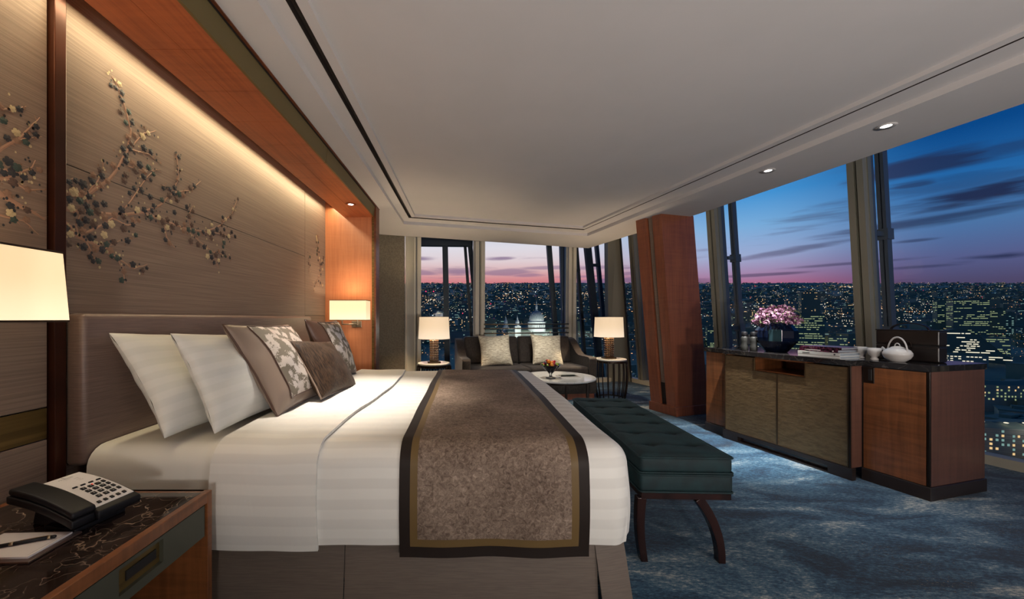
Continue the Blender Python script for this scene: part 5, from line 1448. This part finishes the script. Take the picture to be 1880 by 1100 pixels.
# terrace with lit rows, curved in plan, and the hotel-like block right below the window
def arc_block(name, label, X, Y, R, a0, a1, dep, h_, rows, em, seed, wm, fill, roof_lights=False):
    e = empty(name, (X, Y, gz(Y)), 0, label, 'building'); rr = random.Random(seed)
    n_ = 18; an = lsp(a0, a1, n_+1)
    out_ = [(R*math.cos(a), R*math.sin(a)) for a in an]; inn = [((R-dep)*math.cos(a), (R-dep)*math.sin(a)) for a in an]
    b = MB(); poly = out_+inn[::-1]; b.v = [(x, y, -20) for x, y in poly]+[(x, y, h_) for x, y in poly]; m2 = len(poly)
    b.f = [(i, (i+1)%m2, m2+(i+1)%m2, m2+i) for i in range(m2)]; b.build('walls', wm, e)
    b = MB(); b.v = [(x, y, h_) for x, y in out_]+[(x, y, h_+4) for x, y in [((R-dep*.35)*math.cos(a), (R-dep*.35)*math.sin(a)) for a in an]]+[(x, y, h_+2) for x, y in inn]
    b.f = [(i, i+1, n_+2+i, n_+1+i) for i in range(n_)]+[(n_+1+i, n_+2+i, 2*n_+3+i, 2*n_+2+i) for i in range(n_)]; b.build('roof', roofm, e)
    wins = []
    for r in range(rows):
        z = h_-3.2-r*3.6; m_ = int(R*abs(a1-a0)/3.4)
        for k in range(m_):
            if rr.random() > fill: continue
            a = a0+(a1-a0)*(k+.25)/m_; c = a0+(a1-a0)*(k+.72)/m_; Rr = R+.12
            wins.append(((Rr*math.cos(a), Rr*math.sin(a), z), (Rr*math.cos(c), Rr*math.sin(c), z), (Rr*math.cos(c), Rr*math.sin(c), z+1.9), (Rr*math.cos(a), Rr*math.sin(a), z+1.9)))
    b = MB()
    for k, q in enumerate(wins):
        if k < 150: MB().add(q, [(0,1,2,3)]).build('window', em if rr.random() < .7 else W_['warm'], e, fix=False)
        else: b.add(q, [(0,1,2,3)])
    if b.f: tag(b.build('lit_windows', em, e, fix=False), kind='stuff')
    b = MB()
    for r in range(rows+1):
        z = h_-.9-r*3.6
        for i in range(n_):
            (x, y), (x2, y2) = out_[i], out_[i+1]; k_ = 1+.5/R
            b.add([(x*k_, y*k_, z), (x2*k_, y2*k_, z), (x2*k_, y2*k_, z+.5), (x*k_, y*k_, z+.5)], [(0,1,2,3)])
    b.build('string_courses', walls[2], e, fix=False)
    if roof_lights:
        for t_ in (.18, .40, .62, .84):
            a = a0+(a1-a0)*t_; R2 = R-dep*.15
            MB().sphere((R2*math.cos(a), R2*math.sin(a), h_+4.2), .9, 8, 5, (1.6,1.6,.6)).build('roof_floodlight', W_['white'], e)
    return e
Yn = 300.; Xn = (1880-855)/680*Yn
arc_block('stone_office', 'stone office block with small lit windows and rooftop floodlights close below the window', Xn+2, Yn+58, 58, math.radians(-128), math.radians(-60), 22, 27, 7, W_['cool'], 5, walls[1], .42, True)
Yn = 430.; Xn = (1865-855)/680*Yn
arc_block('curved_terrace', 'curved terrace building with long rows of lit windows beyond the sideboard', Xn, Yn+62, 62, math.radians(-150), math.radians(-50), 18, 26, 5, W_['lime'], 6, walls[2], .5)
arc_block('curved_terrace', 'second curved dark-roofed building behind the lit terrace', Xn+20, Yn+145, 60, math.radians(-150), math.radians(-50), 22, 24, 3, W_['white'], 7, walls[2], .35)

# --- domed cathedral, floodlit
Yd = 1030.; Xd = (985-855)/680*Yd
cath = empty('cathedral', (Xd, Yd, gz(Yd)), math.radians(6), 'floodlit white domed cathedral with two front towers seen between the window frames', 'cathedral')
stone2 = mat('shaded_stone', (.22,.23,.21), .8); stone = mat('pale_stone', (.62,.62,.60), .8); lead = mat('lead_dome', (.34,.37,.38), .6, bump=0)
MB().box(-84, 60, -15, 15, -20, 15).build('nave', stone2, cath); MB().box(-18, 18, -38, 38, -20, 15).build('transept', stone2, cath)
MB().hexa([(-84,-15,15), (60,-15,15), (60,15,15), (-84,15,15)], [(-84,-1,20), (60,-1,20), (60,1,20), (-84,1,20)]).build('roof', roofm, cath)
MB().lathe([(25,10), (25,22), (24,22), (24,24)], 40).build('drum_base', stone, cath)
MB().lathe([(19,22), (19,40), (19.5,40)], 40, cap=False).build('drum', stone, cath)
for k in range(28):
    a = 2*PI*k/28; MB().tube([(23*math.cos(a), 23*math.sin(a), 24), (23*math.cos(a), 23*math.sin(a), 38)], .95, 6).build('drum_column', stone, cath)
MB().lathe([(24.5,38), (24.5,41.5), (22,42), (20,42.5), (20,47), (20.3,48)], 40, cap=False).build('cornice', stone, cath)
MB().lathe([(19.5*math.cos(t_)+.01, 47+24.5*math.sin(t_)) for t_ in lsp(0, PI/2*.93, 14)], 48).build('dome', lead, cath, smooth=True)
for k in range(24):
    a = 2*PI*k/24; MB().tube([(19.8*math.cos(t_)*math.cos(a), 19.8*math.cos(t_)*math.sin(a), 47+24.8*math.sin(t_)) for t_ in lsp(0, PI/2*.9, 8)], .45, 4).build('dome_rib', stone, cath)
MB().lathe([(4.6,70.5), (4.6,74), (3.0,74), (3.0,84), (3.6,84), (2,88), (1.6,91), (.5,94), (.4,101)], 16).build('lantern', stone, cath)
MB().sphere((0,0,96), 1.6, 8, 6).build('orb', stone, cath)
for x_, s_, sc_ in ((-58, -1, 1.), (-84, 1, .9)):
    MB().box(x_-8, x_+8, s_*14-8, s_*14+8, -20, 30*sc_).build('tower', stone, cath)
    MB().lathe([(7,30*sc_), (7,32), (5,32), (5,40), (6,40), (4,45), (2.2,48), (2,51), (.5,56), (.3,60)], 16, Matrix.Translation((x_, s_*14, 0))).build('tower_lantern', stone, cath)
for k, (x, y, z, p_) in enumerate(((24,-52,22,60000), (-24,-54,22,60000), (-70,-42,16,20000), (4,-70,50,16000))):
    v = cath.matrix_basis @ Vector((x, y, z)); l = light('floodlight', 'POINT', v, p_, (.92,1,.95), 2.0)

# street lighting that washes the nearest facades
for (X, Y, z, p_, c_) in ((425, 262, 14, 3500, (1,.72,.45)), (470, 264, 14, 3500, (1,.72,.45)), (452, 290, 40, 2500, (.9,.95,1)), (600, 390, 12, 6000, (1,.8,.5)), (650, 395, 12, 6000, (1,.8,.5)), (1000, 800, 20, 16000, (1,.75,.45)), (830, 900, 20, 14000, (1,.75,.45))):
    light('street_lamp', 'POINT', (X, Y, gz(Y)+z), p_, c_, 1.0)
# --- blocks placed singly
occ = [(Xd-25, Yd, 75, 60), (Xd-25, Yd-90, 60, 90)]
n1 = 0; tries = 0; first = set()
def free(X, Y, r):
    for (ox, oy, w_) in lm_boxes:
        if abs(X/Y-ox/oy)*oy < w_*.6+r and oy-.25*oy < Y < oy+w_*.8: return False
    if abs(X-(Xd-30)) < 105 and Yd-160 < Y < Yd+60: return False
    if abs(X/Y*680+855-1775) < 45 and Yc-150 < Y < Yc+60: return False
    if any((X-a)**2+(Y-c)**2 < 88**2 for a, c in ((454, 358), (638, 492), (658, 575))): return False
    return True
spots = []
while n1 < 299 and tries < 9000:
    tries += 1
    t_ = cr.random(); gr = 530+ (t_**1.3)*130
    if tries % 9 == 0: gr = cr.uniform(660, 800)
    Y = 102800/(gr-518)
    px = cr.uniform(770, 1880) if gr < 640 else cr.uniform(1290, 1880) if gr < 672 else cr.uniform(1800, 1960)
    if 1150 < px < 1290 and cr.random() < .9: continue
    X = (px-855)/680*Y
    if not free(X, Y, 30): continue
    if any((X-x)**2+(Y-y)**2 < (44+.012*Y)**2 for x, y in spots): continue
    spots.append((X, Y)); ki = cr.randrange(12)
    if ki not in first: o = kinds[ki]; first.add(ki)
    else: o = copy_tree(kinds[ki])
    s_ = 1+Y/6000
    o.location = (X, Y, gz(Y)); o.rotation_euler = (0, 0, cr.choice((0, .3, -.4, .8, 1.2, 1.57))+cr.uniform(-.1, .1)); o.scale = (s_, s_, s_*cr.uniform(.7, 1.1)); n1 += 1
near = []
for k in range(900):                                  # the blocks close under the tower, mostly hidden by the floor
    X, Y = cr.uniform(-260, 1100), cr.uniform(130, 800)
    if not free(X, Y, 20) or (X < Y*1.3 and len(near) > 90) or any((X-x)**2+(Y-y)**2 < 50**2 for x, y in spots+near): continue
    near.append((X, Y))
for ki in range(12):
    if ki not in first: kinds[ki].location = (900+70*ki, 1600, gz(1600))
# --- the rest of the city, too many to count
far = MB(); fl = {k: MB() for k in W_}
for k in range(5200):
    gr = 519.6+(cr.random()**1.7)*120; Y = 102800/(gr-518); X = Y*cr.uniform(-.16, 1.62); w_, d_, h_ = cr.uniform(20, 60)*(1+Y/9000), cr.uniform(14, 30)*(1+Y/9000), cr.uniform(7, 20)*(1+Y/14000)
    if cr.random() < .02: h_ *= 2.6; w_ *= .5
    if not free(X, Y, 20): continue
    if Y < 9000 and any((X-x)**2+(Y-y)**2 < (62+.014*Y)**2 for x, y in spots): continue
    g = gz(Y); a = cr.choice((0, .4, -.5, .9)); M_ = Matrix.Translation((X, Y, g)) @ Matrix.Rotation(a, 4, 'Z')
    far.box(-w_/2, w_/2, -d_/2, d_/2, -6, h_, M_)
    if cr.random() < .38:
        km = cr.choices(list(W_), [40, 25, 15, 20])[0]
        for _ in range(cr.randint(1, 3)):
            z = cr.uniform(.3, .8)*h_; L_ = min(w_*.3, Y*cr.uniform(.0008, .0036)); x = cr.uniform(-w_/2, w_/2-L_); hh = min(h_*.25, Y*.0008)
            q = [M_ @ Vector(v) for v in ((x, -d_/2-.3, z), (x+L_, -d_/2-.3, z), (x+L_, -d_/2-.3, z+hh), (x, -d_/2-.3, z+hh))]
            fl[km].add(q, [(0,1,2,3)])
for (X, Y) in near:
    w_, d_, h_ = cr.uniform(24, 36), cr.uniform(16, 26), cr.uniform(10, 24); M_ = Matrix.Translation((X, Y, gz(Y))) @ Matrix.Rotation(cr.uniform(0, 3), 4, 'Z')
    far.box(-w_/2, w_/2, -d_/2, d_/2, -6, h_, M_)
    for _ in range(6):
        x, z = cr.uniform(-w_/2, w_/2-3), cr.uniform(2, h_-3); e_ = -d_/2-.2
        fl[cr.choice(list(W_))].add([M_ @ Vector(v) for v in ((x, e_, z), (x+2, e_, z), (x+2, e_, z+1.6), (x, e_, z+1.6))], [(0,1,2,3)])
fo = far.build('distant_city', walls[0], None, fix=False); tag(fo, 'mass of distant dark roofs spreading to the skyline', 'city', kind='stuff')
for k, b in fl.items():
    if b.f: tag(b.build('window_glow', W_[k], fo, fix=False), kind='stuff')
# --- street and beacon lights
oct_v = [(1,0,0), (-1,0,0), (0,1,0), (0,-1,0), (0,0,1), (0,0,-1)]; oct_f = [(0,2,4), (2,1,4), (1,3,4), (3,0,4), (2,0,5), (1,2,5), (3,1,5), (0,3,5)]
cols = {'amber': ((1,.48,.20), 2.0, 56), 'cream': ((1,.78,.52), 2.2, 26), 'white': ((.92,1,.95), 3.0, 7), 'teal': ((.40,.85,.75), 1.3, 10), 'red': ((1,.04,.12), 2.2, 2)}
lm = {k: MB() for k in cols}
for k in range(12500):
    gr = 519.6+(cr.random()**1.25)*150; Y = 102800/(gr-518); X = Y*cr.uniform(-.16, 1.62)
    dens = mnoise.noise(Vector((X/Y*9, math.log(Y)*5, 2)))+.35*mnoise.noise(Vector((X/Y*40, math.log(Y)*18, 7)))
    if dens < cr.uniform(-.55, .35) or (gr > 600 and cr.random() < .25): continue
    c = cr.choices(list(cols), [cols[q][2] for q in cols])[0]
    s_ = Y/680*(.17+.50*cr.random()**4)*(1.5 if c == 'red' else 1)*(.7 if gr < 545 else 1.)
    z = gz(Y)+cr.uniform(.4, 1)*(16+Y*.002)+s_
    sx = s_*cr.choice((1, 1, 1, 1.8, 3))
    lm[c].add([(X+v[0]*sx, Y+v[1]*s_, z+v[2]*s_*.8) for v in oct_v], oct_f)
# clusters of bright lights
for (px, py, n_, sx_, sy_) in ((950,537,40,22,5), (790,552,50,14,4), (940,547,24,20,3), (1072,538,16,10,1.5), (1390,562,70,28,7), (1545,587,60,20,10), (1600,560,45,25,6), (1620,566,60,40,6), (1130,545,22,10,14), (1420,578,30,20,6), (1350,600,20,12,5), (820,590,30,20,5), (1560,524,34,30,1.2), (1690,572,60,36,7), (900,598,24,18,6), (1020,580,26,18,8), (1065,620,26,12,8)):
    for _ in range(n_):
        x = cr.gauss(px, sx_/1.6); gr = min(700, max(520, cr.gauss(py, sy_/1.6)))+4; Y = 102800/(gr-518); X = (x-855)/680*Y
        s_ = Y/680*cr.uniform(.25, .75); z = gz(Y)+14+Y*.001
        c = cr.choices(('amber', 'cream', 'white'), (4, 4, 2))[0]
        lm[c].add([(X+v[0]*s_*1.4, Y+v[1]*s_, z+v[2]*s_*.8) for v in oct_v], oct_f)
for (px, py) in ((782,535), (796,535), (860,553), (901,558), (901,572), (890,576), (849,575), (1012,532)):
    Y = 102800/(py+6-518); X = (px-855)/680*Y; s_ = Y/680*1.25; z = gz(Y)+6/680*Y
    lm['red'].add([(X+v[0]*s_, Y+v[1]*s_, z+v[2]*s_) for v in oct_v], oct_f)
lo = None
for k, b in lm.items():
    c, st, _ = cols[k]
    o = b.build('city_lights', emis('light_'+k, c, st, False), lo, fix=False)
    if lo is None: lo = tag(o, 'countless amber and white points of light across the night city', 'city lights', kind='stuff')
    else: tag(o, kind='stuff')
